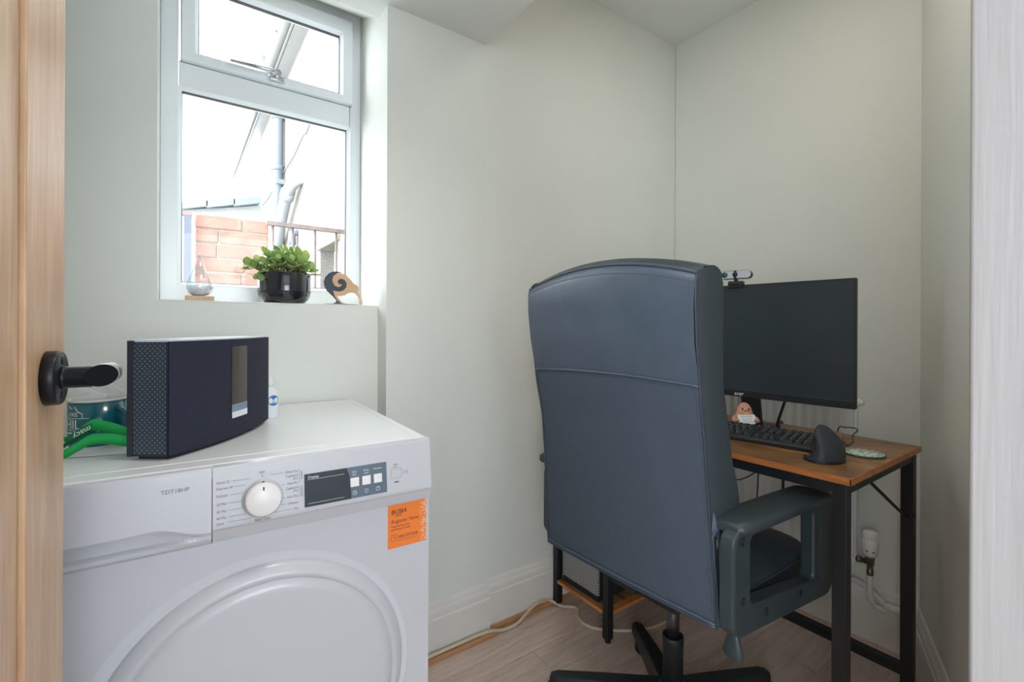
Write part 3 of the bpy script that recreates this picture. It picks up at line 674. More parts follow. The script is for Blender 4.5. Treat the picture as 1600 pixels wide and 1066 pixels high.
# lanyard ribbon: one continuous band, folded over itself
LAN = thing('lanyard', 'green printed ribbon lanyard looped beside the speaker on the dryer', 'lanyard', drp(.055, .175))
def ribbon(name, pts, wv, m, par, sub=6):
    """pts: centre line (dryer-top coordinates); wv: width vectors"""
    P = [Vector(p) for p in pts]; W = [Vector(q) for q in wv]
    def cr(a, i, t):
        p0, p1, p2, p3 = a[max(0, i - 1)], a[i], a[i + 1], a[min(len(a) - 1, i + 2)]
        return .5 * ((2 * p1) + (p2 - p0) * t + (2 * p0 - 5 * p1 + 4 * p2 - p3) * t * t + (3 * p1 - p0 - 3 * p2 + p3) * t ** 3)
    A = []; 
    for i in range(len(P) - 1):
        for q in range(sub): A.append((cr(P, i, q / sub), cr(W, i, q / sub)))
    A.append((P[-1], W[-1])); top = []; bot = []
    for c, v in A: top.append([tuple(drp(*(c - v / 2))), tuple(drp(*(c + v / 2)))])
    mb = MB(); mb.grid(top, True)
    o = obj(name, mb, m, par, recalc=False); md = o.modifiers.new('solid', 'SOLIDIFY'); md.thickness = .0008; md.offset = 0
    return o
H = .0035
ribbon('ribbon_loop', [(.122, .168, .028), (.112, .172, .033), (.092, .176, .043), (.070, .180, .0505), (.058, .182, .047), (.046, .182, .037), (.034, .178, .028), (.016, .178, .030)],
       [(.001, -.004, .021), (.001, -.004, .021), (.002, -.005, .020), (.002, -.006, .020), (.004, -.006, .019), (.006, -.006, .018), (.006, -.008, .017), (.006, -.010, .016)], 'lanyard_green', LAN)
ribbon('ribbon_fold', [(.016, .160, .0095), (.034, .160, .0105), (.050, .160, .020), (.066, .160, .0295), (.085, .158, .0300), (.110, .152, .0245), (.128, .148, .019)],
       [(.002, -.006, .017), (.002, -.006, .017), (.003, -.007, .018), (.002, -.006, .019), (.002, -.006, .019), (.002, -.006, .019), (.002, -.008, .018)], 'lanyard_green', LAN)
rb = ribbon('ribbon_inside', [(.030, .172, .024), (.042, .171, .034), (.054, .171, .0425), (.066, .172, .0470)], [(.003, -.004, .017), (.003, -.004, .018), (.003, -.004, .018), (.003, -.005, .016)], 'lanyard_dark', LAN)
p0 = drp(.036, .1665, .031); p1 = drp(.066, .1665, .0495)
tx_dir = (p1 - p0).normalized(); text('macy', .0125, 'ink_white', LAN, plane_m(p1 + tx_dir * .001, tuple(-tx_dir), tuple(tx_dir * tx_dir.z - Vector((0, 0, 1)))), depth=.0004, shear=.25)
text('s', .0115, 'ink_white', LAN, plane_m(p0 - tx_dir * .001, tuple(-tx_dir), tuple(tx_dir * tx_dir.z - Vector((0, 0, 1)))), depth=.0004, shear=.25)
# pump bottle behind the speaker
bc = drp(.3565, .390); BM = Matrix.Translation(bc)
bo = thing('spray_bottle', 'small white bottle with blue letter label behind the speaker', 'bottle', bc)
obj('body', MB(BM).lathe([(0, 0), (.0185, 0), (.020, .003), (.020, .056), (.0175, .066), (.010, .071), (.010, .074), (0, .074)], n=32), 'bottle_white', bo)
obj('cap', MB(BM).lathe([(.0095, .073), (.0095, .086), (.0055, .088), (.0055, .096), (0, .097)], n=24), 'bottle_white', bo)
vb = math.atan2(-bc.y, -bc.x) + .40
def bb(r): return lambda p: BM @ Vector(((r + p.z) * math.cos(vb + p.x / r), (r + p.z) * math.sin(vb + p.x / r), .042 + p.y))
lb = MB(); pts = [(.0125 * math.cos(a * math.pi / 12), .0125 * math.sin(a * math.pi / 12)) for a in range(24)]
f1 = bb(.0203); lb.add([tuple(f1(Vector((0, 0, 0))))] + [tuple(f1(Vector((x, z, 0)))) for x, z in pts], [(0, i + 1, (i + 1) % 24 + 1) for i in range(24)]); obj('label', lb, 'label_blue', bo, recalc=False)
text('e', .020, 'ink_white', bo, None, align='CENTER', bend=bb(.0206), depth=.0003)

# ================================================================== THINGS ON THE SILL
ZS = 1.1345
# storm glass on a wooden base
sg = thing('storm_glass', 'teardrop storm glass with white crystals on a small wooden block', 'ornament', (.044, 1.492, ZS)); SGM = Matrix.Translation((.044, 1.492, ZS))
obj('wooden_base', MB(SGM).box((-.032, -.018, 0), (.032, .018, .012), .0015), 'base_wood', sg)
gp = [(.004, .0122), (.016, .0125), (.0255, .020), (.0300, .032), (.0295, .044), (.0255, .057), (.0195, .072), (.0130, .088), (.0080, .102), (.0058, .112), (.0052, .120), (.0040, .124), (.0, .1255)]
obj('glass_drop', MB(SGM).lathe([(0, .0121)] + gp, n=40), 'drop_glass', sg)
mat('crystals', (246, 248, 250), .8, var=.05, vscale=80, bump=.5, bscale=150)
obj('crystals', MB(SGM).lathe([(0, .0135), (.0145, .014), (.0240, .0205), (.0280, .030), (.0270, .036), (.016, .040), (.008, .044), (0, .043)], n=32), 'crystals', sg)
for x in (.012, .018): text('s', .006, 'stem_brown', sg, SGM @ plane_m((x, -.0183, .006), (1, 0, 0), (0, 0, 1)))
# potted succulent
PC = Vector((.2525, 1.515, ZS)); PM = Matrix.Translation(PC)
pp = thing('potted_succulent', 'jade succulent with oval leaves in a glossy black pot on the sill', 'plant', PC)
PR = .0715
pot = obj('pot', MB(PM).lathe([(0, 0), (.048, 0), (.056, .003), (.064, .010), (.0695, .022), (PR, .034), (PR, .0345), (PR + .0002, .086), (PR - .0006, .0875), (PR - .003, .087), (PR - .0035, .07), (0, .07)], n=56), 'pot_black', pp)
obj('groove', MB(PM).lathe([(PR + .0001, .0335), (PR + .0005, .034), (PR + .0001, .0345)], n=56, caps=False), 'speaker_frame', pot)
obj('soil', MB(PM).lathe([(0, .079), (.03, .0785), (.0675, .076), (.0675, .071)], n=32), 'soil', pp)
def leaf_mesh():
    n = 7; top = []; bot = []
    for i in range(n):
        t = i / (n - 1); wd = .36 * math.sin(math.pi * min(1, t * .93 + .02) ** 1.25) + .015; th = .07 * math.sin(math.pi * min(1, .06 + t * .9)); lift = .16 * t * t
        top.append([(t, -wd, lift + .02 * wd), (t, -wd * .5, lift + th * .7 - .02), (t, 0, lift + th - .05), (t, wd * .5, lift + th * .7 - .02), (t, wd, lift + .02 * wd)]); bot.append([(t, -wd, lift + .02 * wd), (t, -wd * .5, lift - th * .7 - .02), (t, 0, lift - th - .05), (t, wd * .5, lift - th * .7 - .02), (t, wd, lift + .02 * wd)])
    mb = MB(); mb.grid(top, True); mb.grid([r[::-1] for r in bot], True)
    me = bpy.data.meshes.new('leaf'); me.from_pydata([tuple(v) for v in mb.v], [], mb.f)
    for p in me.polygons: p.use_smooth = True
    b = bmesh.new(); b.from_mesh(me); bmesh.ops.remove_doubles(b, verts=b.verts, dist=1e-4); bmesh.ops.recalc_face_normals(b, faces=b.faces); b.to_mesh(me); b.free()
    me.materials.append(MATS['leaf']); return me
LM = leaf_mesh()
rl = random.Random(23)
tips = [(-.062, -.010, .118), (-.088, .004, .102), (-.040, .012, .142), (-.012, -.006, .146), (.014, .010, .150), (.040, -.008, .134), (.056, .006, .124), (-.022, -.040, .118), (.012, -.046, .114), (.040, -.038, .110), (-.052, -.036, .104), (.004, .040, .132), (-.036, .040, .120), (.062, .034, .112), (.066, -.024, .098), (-.004, -.02, .13), (.026, -.02, .126), (-.07, .03, .1), (.03, .03, .14), (-.03, -.01, .128)]
for tp_ in tips:
    T = Vector(tp_); base = Vector((T.x * .35, T.y * .35, .076))
    obj('stem', MB(PM).tube([base, base.lerp(T, .55) + Vector((0, 0, .006)), T], [.0032, .0018], 6, sub=2), 'stem_brown', pp)
    ax = (T - base).normalized()
    for k in range(6):
        a = k * 2.4 + rl.random(); pos = T - ax * (.014 * (k // 2)); up_ = .75 - .28 * (k // 2)
        d = (ax * up_ + (ax.orthogonal().normalized() * math.cos(a) + ax.cross(ax.orthogonal()).normalized() * math.sin(a))).normalized()
        if (pos + d * .03).z < .082: continue
        s = rl.uniform(.028, .041)
        if k == 0: s *= .8
        zz = (Vector((0, 0, 1)) + ax * .4 - d * (Vector((0, 0, 1)) + ax * .4).dot(d)).normalized(); yy = zz.cross(d)
        lo = bpy.data.objects.new('leaf', LM); lo.matrix_basis = Matrix(((d.x, yy.x, zz.x, pos.x), (d.y, yy.y, zz.y, pos.y), (d.z, yy.z, zz.z, pos.z), (0, 0, 0, 1))) @ Matrix.Scale(s, 4)
        link(lo, pp)
for (px_, py_, pz_, dx_, dy_, dz_) in ((-.071, -.03, .086, -.35, -.5, -1), (-.066, -.036, .082, -.1, -.6, -1), (.070, -.018, .092, 1, -.3, -.25), (.060, -.040, .094, .9, -.6, .1), (-.078, -.01, .1, -1, -.2, .1), (-.082, .0, .098, -1, .1, -.2)):
    d = Vector((dx_, dy_, dz_)).normalized(); zz = Vector((dx_, dy_, .6)); zz = (zz - d * zz.dot(d)).normalized(); yy = zz.cross(d); s = .03
    lo = bpy.data.objects.new('leaf', LM); lo.matrix_basis = Matrix(((d.x, yy.x, zz.x, px_), (d.y, yy.y, zz.y, py_), (d.z, yy.z, zz.z, pz_), (0, 0, 0, 1))) @ Matrix.Scale(s, 4); link(lo, pp)
# kiwi bird cut from thin wood
KC = Vector((.415, 1.492, ZS)); KM = Matrix.Translation(KC) @ plane_m((0, 0, .0015), (1, 0, 0), (0, 0, 1))
kw = thing('kiwi_bird_ornament', 'flat wooden bird ornament with grey spiral wing on the sill', 'ornament', KC)
def arc(cx, cy, r, a0, a1, n): return [(cx + r * math.cos(R(a0 + (a1 - a0) * i / n)), cy + r * math.sin(R(a0 + (a1 - a0) * i / n))) for i in range(n + 1)]
S_ = .1175 / 440.0        # outline read off at 440 units across the bird
def kp(l): return [((x - 1050) * S_ - .0575, (815 - y) * S_) for x, y in l]
BODY = [(1150, 660), (1165, 600), (1140, 540), (1160, 490), (1200, 462), (1250, 455), (1300, 475), (1345, 520), (1385, 570), (1425, 585), (1445, 615), (1440, 670), (1462, 730), (1492, 805), (1478, 800), (1440, 720), (1405, 680), (1365, 672), (1320, 680), (1285, 708), (1240, 718), (1195, 716), (1215, 750), (1250, 790), (1300, 808), (1240, 808), (1190, 770), (1160, 710)]
GREY = [(1190, 438), (1250, 448), (1195, 460), (1150, 495), (1140, 545), (1165, 600), (1205, 618), (1240, 605), (1252, 580), (1235, 585), (1212, 578), (1200, 552), (1212, 528), (1245, 518), (1280, 532), (1302, 570), (1298, 615), (1270, 650), (1220, 670), (1150, 660), (1165, 715), (1200, 770), (1245, 808), (1150, 808), (1185, 790), (1190, 770), (1150, 725), (1085, 665), (1055, 610), (1048, 560), (1062, 510), (1100, 465), (1145, 442)]
def flat(name, poly, z0, z1, m):
    bm = bmesh.new(); vs_ = [bm.verts.new((x, y, z0)) for x, y in poly]; es = [bm.edges.new((vs_[i], vs_[(i + 1) % len(vs_)])) for i in range(len(vs_))]
    r = bmesh.ops.triangle_fill(bm, use_beauty=True, use_dissolve=False, edges=es); fs_ = [f for f in bm.faces]
    ex = bmesh.ops.extrude_face_region(bm, geom=fs_)
    for v in [g for g in ex['geom'] if isinstance(g, bmesh.types.BMVert)]: v.co.z = z1
    return obj(name, MB(KM).bm(bm), m, kw)
flat('bird_body', kp(BODY), -.002, .002, 'kiwi_wood'); flat('wing_spiral', kp(GREY), -.0024, .0026, 'kiwi_black')
obj('foot_disc', MB(Matrix.Translation(KC)).add([(.030 * math.cos(a * .2618) * 1.6 - .003, .013 * math.sin(a * .2618), z) for z in (0, .0022) for a in range(24)], [list(range(24)), [24 + i for i in range(24)]] + [(i, (i + 1) % 24, 24 + (i + 1) % 24, 24 + i) for i in range(24)]), 'kiwi_black', kw)

# ================================================================== DESK
DU0, DU1, DV0, DV1, DH = 1.172, 1.660, .398, 1.385, .746
dk = thing('desk', 'rustic brown desk with black steel frame and side shelves against the back wall', 'desk', (1.4, .9, 0))
obj('desktop', MB().box((DU0 + .0015, DV0 + .0015, DH - .015), (DU1, DV1, DH), .001), 'rustic_top', dk)
eb = MB(); eb.box((DU0, DV0, DH - .0152), (DU0 + .0016, DV1, DH - .0004)); eb.box((DU0, DV0, DH - .0152), (DU1, DV0 + .0016, DH - .0004)); obj('edge_band', eb, 'rustic_edge', dk)
def leg(u, v, w=.028, top=DH - .0155): 
    l = obj('leg', MB().box((u - w / 2, v - w / 2, .012), (u + w / 2, v + w / 2, top), .0015), 'black_metal', dk); obj('levelling_foot', MB().lathe([(.010, 0), (.011, .008), (.007, .0125)], (u, v, 0), n=12), 'black_plastic', l)
    return l
lg_fr = leg(1.190, .421); lg_br = leg(1.640, .421)
leg(1.190, 1.366, .026); leg(1.640, 1.366, .026); leg(1.190, 1.108, .026); leg(1.640, 1.108, .026)
ZR = DH - .0155
for a, b in (((1.190, .4355, ZR - .0125), (1.190, 1.352, ZR - .0125)), ((1.640, .4355, ZR - .0125), (1.640, 1.352, ZR - .0125)), ((1.2045, .421, ZR - .0125), (1.6255, .421, ZR - .0125))): obj('rail', MB().bar(a, b, .022, .025), 'black_metal', dk)
obj('rail', MB().bar((1.640, .4355, .125), (1.640, 1.0945, .125), .026, .026), 'black_metal', dk)
obj('brace', MB().tube([(1.345, .421, .706), (1.555, .421, .590), (1.6255, .421, .552)], .004, 8), 'black_metal', dk)
obj('brace_bolt', MB().lathe([(.006, .404), (.006, .4075)], (1.634, 0, .560), 'Y', 10), 'black_metal', dk); obj('corner_bolt', MB().lathe([(.0045, .4085), (.0045, .412)], (1.225, 0, ZR - .006), 'Y', 10), 'satin_chrome', dk)
for z in (.093, .40):
    sh = obj('shelf', MB().box((1.1775, 1.1215, z), (1.6525, 1.3525, z + .012), .001), 'rustic_top', dk)
    e_ = MB(); e_.box((1.1765, 1.1215, z - .0002), (1.1776, 1.3525, z + .0122)); e_.box((1.1775, 1.0955, z), (1.6265, 1.1216, z + .012)); obj('shelf_edge', e_, 'rustic_edge', sh)
# computer tower on the low shelf
pc = thing('computer_tower', 'dark computer case with silver mesh front on the low desk shelf', 'computer', (1.43, 1.24, .1055))
obj('case', MB().box((1.205, 1.158, .1055), (1.625, 1.343, .385), .003), 'pc_case', pc)
obj('mesh_front', MB().box((1.197, 1.162, .125), (1.2055, 1.341, .382), .001), 'pc_mesh', pc); obj('front_foot', MB().box((1.1965, 1.160, .1055), (1.206, 1.343, .123), .001), 'black_plastic', pc)

# ================================================================== MONITOR
MA = R(-5.1); mdir = Vector((math.sin(MA), math.cos(MA), 0)); mout = Vector((-mdir.y, mdir.x, 0))      # mdir: to the left along the screen, mout: towards the sitter
MO = Vector((1.5077, .5019, .846)); MW, MHT = .612, .361
MNM = Matrix(((mdir.x, mout.x, 0, MO.x), (mdir.y, mout.y, 0, MO.y), (0, 0, 1, MO.z), (0, 0, 0, 1)))     # x left, y out, z up
mon = thing('monitor', 'large black flat computer monitor standing on the desk behind the chair', 'monitor', Matrix.Translation((1.56, .81, DH)))
hous = obj('housing', MB(MNM).box((0, -.020, 0), (MW, -.002, MHT), .002), 'black_plastic', mon)
obj('rear_shell', MB(MNM).box((.12, -.045, .05), (MW - .12, -.019, .29), .01), 'black_plastic', mon)
bz = MB(MNM); bz.box((0, -.003, 0), (MW, .0015, .021), .001); bz.box((0, -.003, MHT - .003), (MW, .0012, MHT)); bz.box((0, -.003, .02), (.003, .0012, MHT)); bz.box((MW - .003, -.003, .02), (MW, .0012, MHT)); obj('bezel', bz, 'black_plastic', mon)
obj('screen', MB(MNM).box((.003, -.004, .021), (MW - .003, -.0004, MHT - .003)), 'screen', mon)
text('acer', .017, 'ink_white', mon, MNM @ plane_m((MW / 2 + .022, .0018, .0095), (-1, 0, 0), (0, 0, 1)), shear=.25, sx=1.0)
stn = obj('stand_neck', MB(MNM).add([(.268, -.075, -.095), (.325, -.075, -.095), (.325, -.062, -.095), (.268, -.062, -.095), (.276, -.058, .1), (.336, -.058, .1), (.336, -.045, .1), (.276, -.045, .1)], [(0, 3, 2, 1), (4, 5, 6, 7), (0, 1, 5, 4), (1, 2, 6, 5), (2, 3, 7, 6), (3, 0, 4, 7)]), 'black_plastic', mon)
sbm = MB(MNM); sbm.prism([(.235, -.118), (.365, -.118), (.375, -.1), (.36, -.05), (.435, .020), (.420, .035), (.32, -.045), (.28, -.045), (.180, .035), (.165, .020), (.24, -.05), (.225, -.1)], 2, -.0998, -.0945); obj('stand_base', sbm, 'black_plastic', mon)
tag(obj('monitor_cable', MB(MNM).tube([(.195, -.04, .06), (.190, -.045, .01), (.205, -.052, -.04), (.222, -.070, -.080), (.235, -.105, -.093), (.25, -.165, -.094), (.255, -.200, -.105), (.255, -.212, -.16), (.255, -.21, -.35)], .0042, 8, sub=5), 'cord_black'), 'thick black cable hanging from the monitor behind the desk', 'cable')
# webcam on the monitor
WC = MNM @ Vector((.325, -.002, MHT)); WY = Vector((-1, -.32, 0)).normalized()
WCM = Matrix.Translation(WC) @ Matrix(((-WY.y, WY.x, 0, 0), (WY.x, WY.y, 0, 0), (0, 0, 1, 0), (0, 0, 0, 1)))   # y towards front
WX = Vector((WY.y, -WY.x, 0)); WCM = Matrix(((WX.x, WY.x, 0, WC.x), (WX.y, WY.y, 0, WC.y), (0, 0, 1, WC.z), (0, 0, 0, 1)))
wc = thing('webcam', 'small silver and black webcam clipped on top of the monitor', 'webcam', Matrix.Translation(WC))
obj('clip', MB(WCM).box((-.022, -.024, .0005), (.022, .014, .013), .003), 'black_plastic', wc); obj('clip_lip', MB(MNM).box((.303, .0017, MHT - .009), (.347, .009, MHT + .008), .002), 'black_plastic', wc)
obj('hinge', MB(WCM).lathe([(.006, .012), (.006, .022)], (0, 0, 0), n=12), 'black_plastic', wc)
cap = rrect(-.047, .021, .047, .047, .0128, 8)
wbd = obj('body', MB(WCM).prism(cap, 1, -.020, .010, True), 'black_plastic', wc)
obj('face_plate', MB(WCM).prism(rrect(-.046, .022, .046, .046, .0118, 8), 1, .010, .0112), 'webcam_face', wc)
obj('privacy_slider', MB(WCM).box((-.004, .011, .0212), (.004, .0135, .0468)), 'black_plastic', wc); obj('privacy_cover', MB(WCM).lathe([(.0075, .011), (.0075, .0145), (0, .0145)], (0, 0, .034), 'Y', 20), 'black_plastic', wc)
obj('lens', MB(WCM).lathe([(.0095, .011), (.009, .0125), (0, .0130)], (.032, 0, .034), 'Y', 24), 'lens', wc)

# ================================================================== KEYBOARD
ke1 = Vector((-.17, .985, 0)).normalized(); ke2 = Vector((ke1.y, -ke1.x, 0)); K0 = Vector((1.331, .537, DH + .0003))
KB = Matrix(((ke1.x, ke2.x, 0, K0.x), (ke1.y, ke2.y, 0, K0.y), (0, 0, 1, K0.z), (0, 0, 0, 1)))        # x: to the left, y: away from sitter
kb = thing('keyboard', 'black full-size computer keyboard on the desk in front of the monitor', 'keyboard', KB)
KW, KD = .440, .138
bmk = MB(KB)
bmk.add([(0, .004, .0), (KW, .004, 0), (KW, KD, 0), (0, KD, 0), (.004, 0, .009), (KW - .004, 0, .009), (KW - .004, KD, .024), (.004, KD, .024), (.006, .008, .0145), (KW - .006, .008, .0145), (KW - .006, KD - .004, .0255), (.006, KD - .004, .0255)],
        [(0, 3, 2, 1), (0, 1, 5, 4), (1, 2, 6, 5), (2, 3, 7, 6), (3, 0, 4, 7), (4, 5, 9, 8), (5, 6, 10, 9), (6, 7, 11, 10), (7, 4, 8, 11), (8, 9, 10, 11)])
obj('base', bmk, 'key_black', kb)
U = .0186
rowsk = [  # from the front row; widths listed from the RIGHT end of the keyboard (numpad first)
    [(1, 1), (1, 1), (2, 1), (.35, 0), (1, 1), (1, 1), (1, 1), (.35, 0), (1.25, 1), (1.25, 1), (1.25, 1), (1.25, 1), (6.25, 1), (1.25, 1), (1.25, 1), (1.25, 1)],
    [(1, 1), (1, 1), (1, 1), (1, 1), (.35, 0), (1, 0), (1, 1), (1, 0), (.35, 0), (2.75, 1)] + [(1, 1)] * 10 + [(2.25, 1)],
    [(1, 1), (1, 1), (1, 1), (1, 1), (.35, 0), (3, 0), (.35, 0), (2.25, 1)] + [(1, 1)] * 11 + [(1.75, 1)],
    [(1, 1), (1, 1), (1, 1), (1, 1), (.35, 0), (1, 1), (1, 1), (1, 1), (.35, 0), (1.5, 1)] + [(1, 1)] * 12 + [(1.5, 1)],
    [(1, 1), (1, 1), (1, 1), (1, 1), (.35, 0), (1, 1), (1, 1), (1, 1), (.35, 0), (2, 1)] + [(1, 1)] * 13,
    [(1, 1), (1, 1), (1, 1), (1, 1), (.35, 0), (1, 1), (1, 1), (1, 1), (.35, 0)] + [(1, 1)] * 4 + [(.5, 0)] + [(1, 1)] * 4 + [(.5, 0)] + [(1, 1)] * 4 + [(1, 0), (1, 1)]]
KM_ = {}
def key_mesh(wd):
    if wd in KM_: return KM_[wd]
    a = wd * U - .0022; mb = MB(); mb.add([(0, 0, 0), (a, 0, 0), (a, U - .0022, 0), (0, U - .0022, 0), (.0018, .0015, .0048), (a - .0018, .0015, .0048), (a - .0018, U - .0045, .0052), (.0018, U - .0045, .0052)], [(0, 3, 2, 1), (4, 5, 6, 7), (0, 1, 5, 4), (1, 2, 6, 5), (2, 3, 7, 6), (3, 0, 4, 7)])
    me = bpy.data.meshes.new('key'); me.from_pydata([tuple(v) for v in mb.v], [], mb.f); me.materials.append(MATS['key_black']); KM_[wd] = me; return me
slope = (.0255 - .0145) / (KD - .012)
for ri, rk in enumerate(rowsk):
    x = .010; yk = .0125 + ri * U * 1.0 + (.004 if ri == 5 else 0)
    if ri == 0 : rk = [(1, 1), (1, 1), (2, 1)] + rk[3:]
    for wd, on_ in rk:
        if on_:
            ko = bpy.data.objects.new('key', key_mesh(wd)); ko.matrix_basis = Matrix.Translation((x, yk, .0148 + (yk - .008) * slope)) @ Matrix.Rotation(math.atan(slope), 4, 'X'); link(ko, kb)
        x += wd * U
kl = MB(KB)                                          # pale legends printed on the keys
for ri, rk in enumerate(rowsk):
    x = .010; yk = .0125 + ri * U + (.004 if ri == 5 else 0)
    for wd, on_ in rk:
        if on_:
            z = .0148 + (yk - .008 + .009) * slope + .0056
            for q in range(2): kl.box((x + wd * U - .0095, yk + .0045 + .0045 * q, z + .0005 * q - .0004), (x + wd * U - .0068 + .0010 * q, yk + .0058 + .0045 * q, z + .0005 * q))
        x += wd * U
mat('legend_pale', (176, 184, 186), .5)
o_ = obj('key_legends', kl, 'legend_pale', kb); o_['kind'] = 'stuff'

# ================================================================== VERTICAL MOUSE
MSC = Vector((1.287, .489, DH + .0003)); MSM = Matrix.Translation(MSC) @ Matrix.Rotation(R(-8), 4, 'Z')
ms = thing('vertical_mouse', 'dark grey upright ergonomic mouse with fin shape beside the keyboard', 'mouse', MSM)
rows_m = []
def interp(t, pts):
    for (a, x), (b, y) in zip(pts[:-1], pts[1:]):
        if a <= t <= b: q = (t - a) / (b - a); return x + (y - x) * q
    return pts[-1][1]
for i in range(21):
    t = i / 20; z = .082 * t
    # x: forward (away from sitter), y: left
    lb_ = interp(t, ((0, .046), (.06, .040), (.15, .027), (.35, .016), (.6, .018), (.85, .027), (1, .024))); rb_v = interp(t, ((0, -.034), (.3, -.030), (.55, -.021), (.8, -.004), (.93, .008), (1, .017)))
    cy = (lb_ + rb_v) / 2; wy = (lb_ - rb_v) / 2; wl = wy; lx = .050 * (1 - t ** 3.2) ** .5 * (1 - .18 * t) + .003; cxm = .004 + .010 * t
    rows_m.append([(cxm + lx * math.cos(a) * (1.0 if math.cos(a) > 0 else .98), cy + (wl if math.sin(a) > 0 else wy) * math.sin(a), z) for a in [2 * math.pi * k / 28 for k in range(28)]])
mm = MB(MSM); mm.grid(rows_m, True, True); k0 = len(mm.v) - 21 * 28; mm.f.append([k0 + i for i in range(28)]); mm.f.append([k0 + 20 * 28 + i for i in range(28)])
mso = obj('shell', mm, 'mouse_rubber', ms)
obj('base_rim', MB(MSM).add([(p[0] * 1.02, p[1] * 1.03, z) for z in (0, .005) for p in rows_m[0]], [list(range(28)), [28 + i for i in range(28)]] + [(i, (i + 1) % 28, 28 + (i + 1) % 28, 28 + i) for i in range(28)]), 'black_plastic', ms)
text('trust', .009, 'ink_grey', ms, MSM @ plane_m((-.0425, .032, .016), (.12, -1, 0), (.35, 0, 1)))
# coaster
cc = Vector((1.430, .458, DH + .0002)); co = thing('coaster', 'round white and green printed coaster beside the mouse', 'coaster', cc); CM = Matrix.Translation(cc)
obj('disc', MB(CM).lathe([(.046, 0), (.047, .001), (.047, .004), (.046, .005), (0, .005)], n=40), 'coaster_green', co)
obj('print', MB(CM).lathe([(.0435, .005), (.0435, .0054), (0, .0054)], n=40), 'coaster_white', co)
rg = MB(CM); rg.lathe([(.0335, .0054), (.0335, .0057), (.032, .0057), (.032, .0054)], n=40, caps=False); obj('ring_print', rg, 'coaster_green', co)
em = MB(CM); 
for k in range(16):
    a = k * math.pi / 8; em.bar((.036 * math.cos(a), .036 * math.sin(a), .0056), (.040 * math.cos(a), .040 * math.sin(a), .0056), .005, .0003)
em.bar((-.018, -.008, .0056), (-.008, .010, .0056), .0018, .0003); em.bar((-.008, .010, .0056), (0, -.002, .0056), .0018, .0003); em.bar((0, -.002, .0056), (.008, .012, .0056), .0018, .0003); em.bar((.008, .012, .0056), (.019, -.008, .0056), .0018, .0003); em.box((-.020, -.014, .0054), (.020, -.012, .0057)); obj('emblem_print', em, 'coaster_green', co)
# small wooden block and a loose thin cable
tag(obj('wooden_block', MB(Matrix.Translation((1.575, .580, DH)) @ Matrix.Rotation(R(20), 4, 'Z')).box((-.03, -.022, 0), (.03, .022, .012), .002), 'desk_wood_block'), 'small flat wooden block on the desk behind the mouse', 'block')
tag(obj('thin_cable', MB().tube([(1.53, .545, DH + .004), (1.505, .525, DH + .004), (1.48, .510, DH + .004), (1.50, .505, DH + .012), (1.545, .520, DH + .022), (1.585, .522, DH + .030), (1.615, .54, DH + .030), (1.645, .575, DH + .022), (1.665, .6, DH + .008), (1.672, .61, DH - .10), (1.685, .63, .35)], .0017, 6, sub=5), 'cord_black'), 'thin black cable looping on the desktop beside the coaster', 'cable')
tag(obj('drop_cable', MB().tube([(1.69, .865, .745), (1.70, .862, .6), (1.70, .866, .45), (1.69, .88, .2)], .0022, 6, sub=4), 'cord_black'), 'straight black cable hanging down behind the desk in front of the radiator', 'cable')
tag(obj('slack_cable', MB().tube([(1.69, .80, .74), (1.70, .815, .66), (1.70, .86, .56), (1.69, .95, .50), (1.68, 1.05, .55)], .0022, 6, sub=4), 'cord_black'), 'slanting black cable sagging behind the desk in front of the radiator', 'cable')

# ================================================================== CROCHET POTATO
pc_ = Vector((1.474, .793, DH + .0002)); vz = math.atan2(-pc_.y, -pc_.x)
PT = Matrix.Translation(pc_) @ Matrix.Rotation(vz + R(12), 4, 'Z')          # local x faces the viewer
po = thing('crochet_potato', 'small brown crochet potato toy holding a white printed sign on the desk', 'toy', PT)
obj('body', MB(PT).lathe([(0, 0), (.018, .0), (.029, .006), (.0335, .018), (.032, .030), (.027, .044), (.0235, .056), (.020, .068), (.0135, .078), (.006, .083), (0, .084)], n=32), 'potato', po)
for s in (-1, 1):
    obj('arm', MB(PT).tube([(.010, s * .030, .036), (.022, s * .034, .030), (.033, s * .028, .033), (.035, s * .022, .036)], [.0075, .006], 10, sub=3), 'potato', po)
    bm = bmesh.new(); bmesh.ops.create_uvsphere(bm, u_segments=10, v_segments=8, radius=.0026, matrix=Matrix.Translation((.0205, s * .0090, .066))); obj('eye', MB(PT).bm(bm, True), 'ink_dark', po)
obj('mouth', MB(PT).tube([(.0215, -.006, .0632), (.0232, -.003, .0612), (.0236, .0, .0608), (.0232, .003, .0612), (.0215, .006, .0632)], .0006, 6, sub=2), 'ink_dark', po)
SGN = PT @ plane_m((.0345, 0, .036), (0, 1, .06), (-.22, -.06, 1))
sgn = obj('sign', MB(SGN).prism(rrect(-.025, -.0145, .025, .0145, .003, 3), 2, -.0004, .0004), 'paper_white', po)
for tx, y, s in (('Positive Potato', .0095, .0058), ('I may be a tiny potato', .0035, .0036), ('but I believe in you', -.001, .0036), ('Go do the thing', -.0055, .0036)): text(tx, s, 'ink_dark', sgn, SGN @ Matrix.Translation((0, y, .0006)), align='CENTER')

# ================================================================== OFFICE CHAIR
HUB = Vector((1.070, .765, 0))
ch = thing('office_chair', 'black high-back office chair with leather headrest and fabric back at the desk', 'chair', HUB)
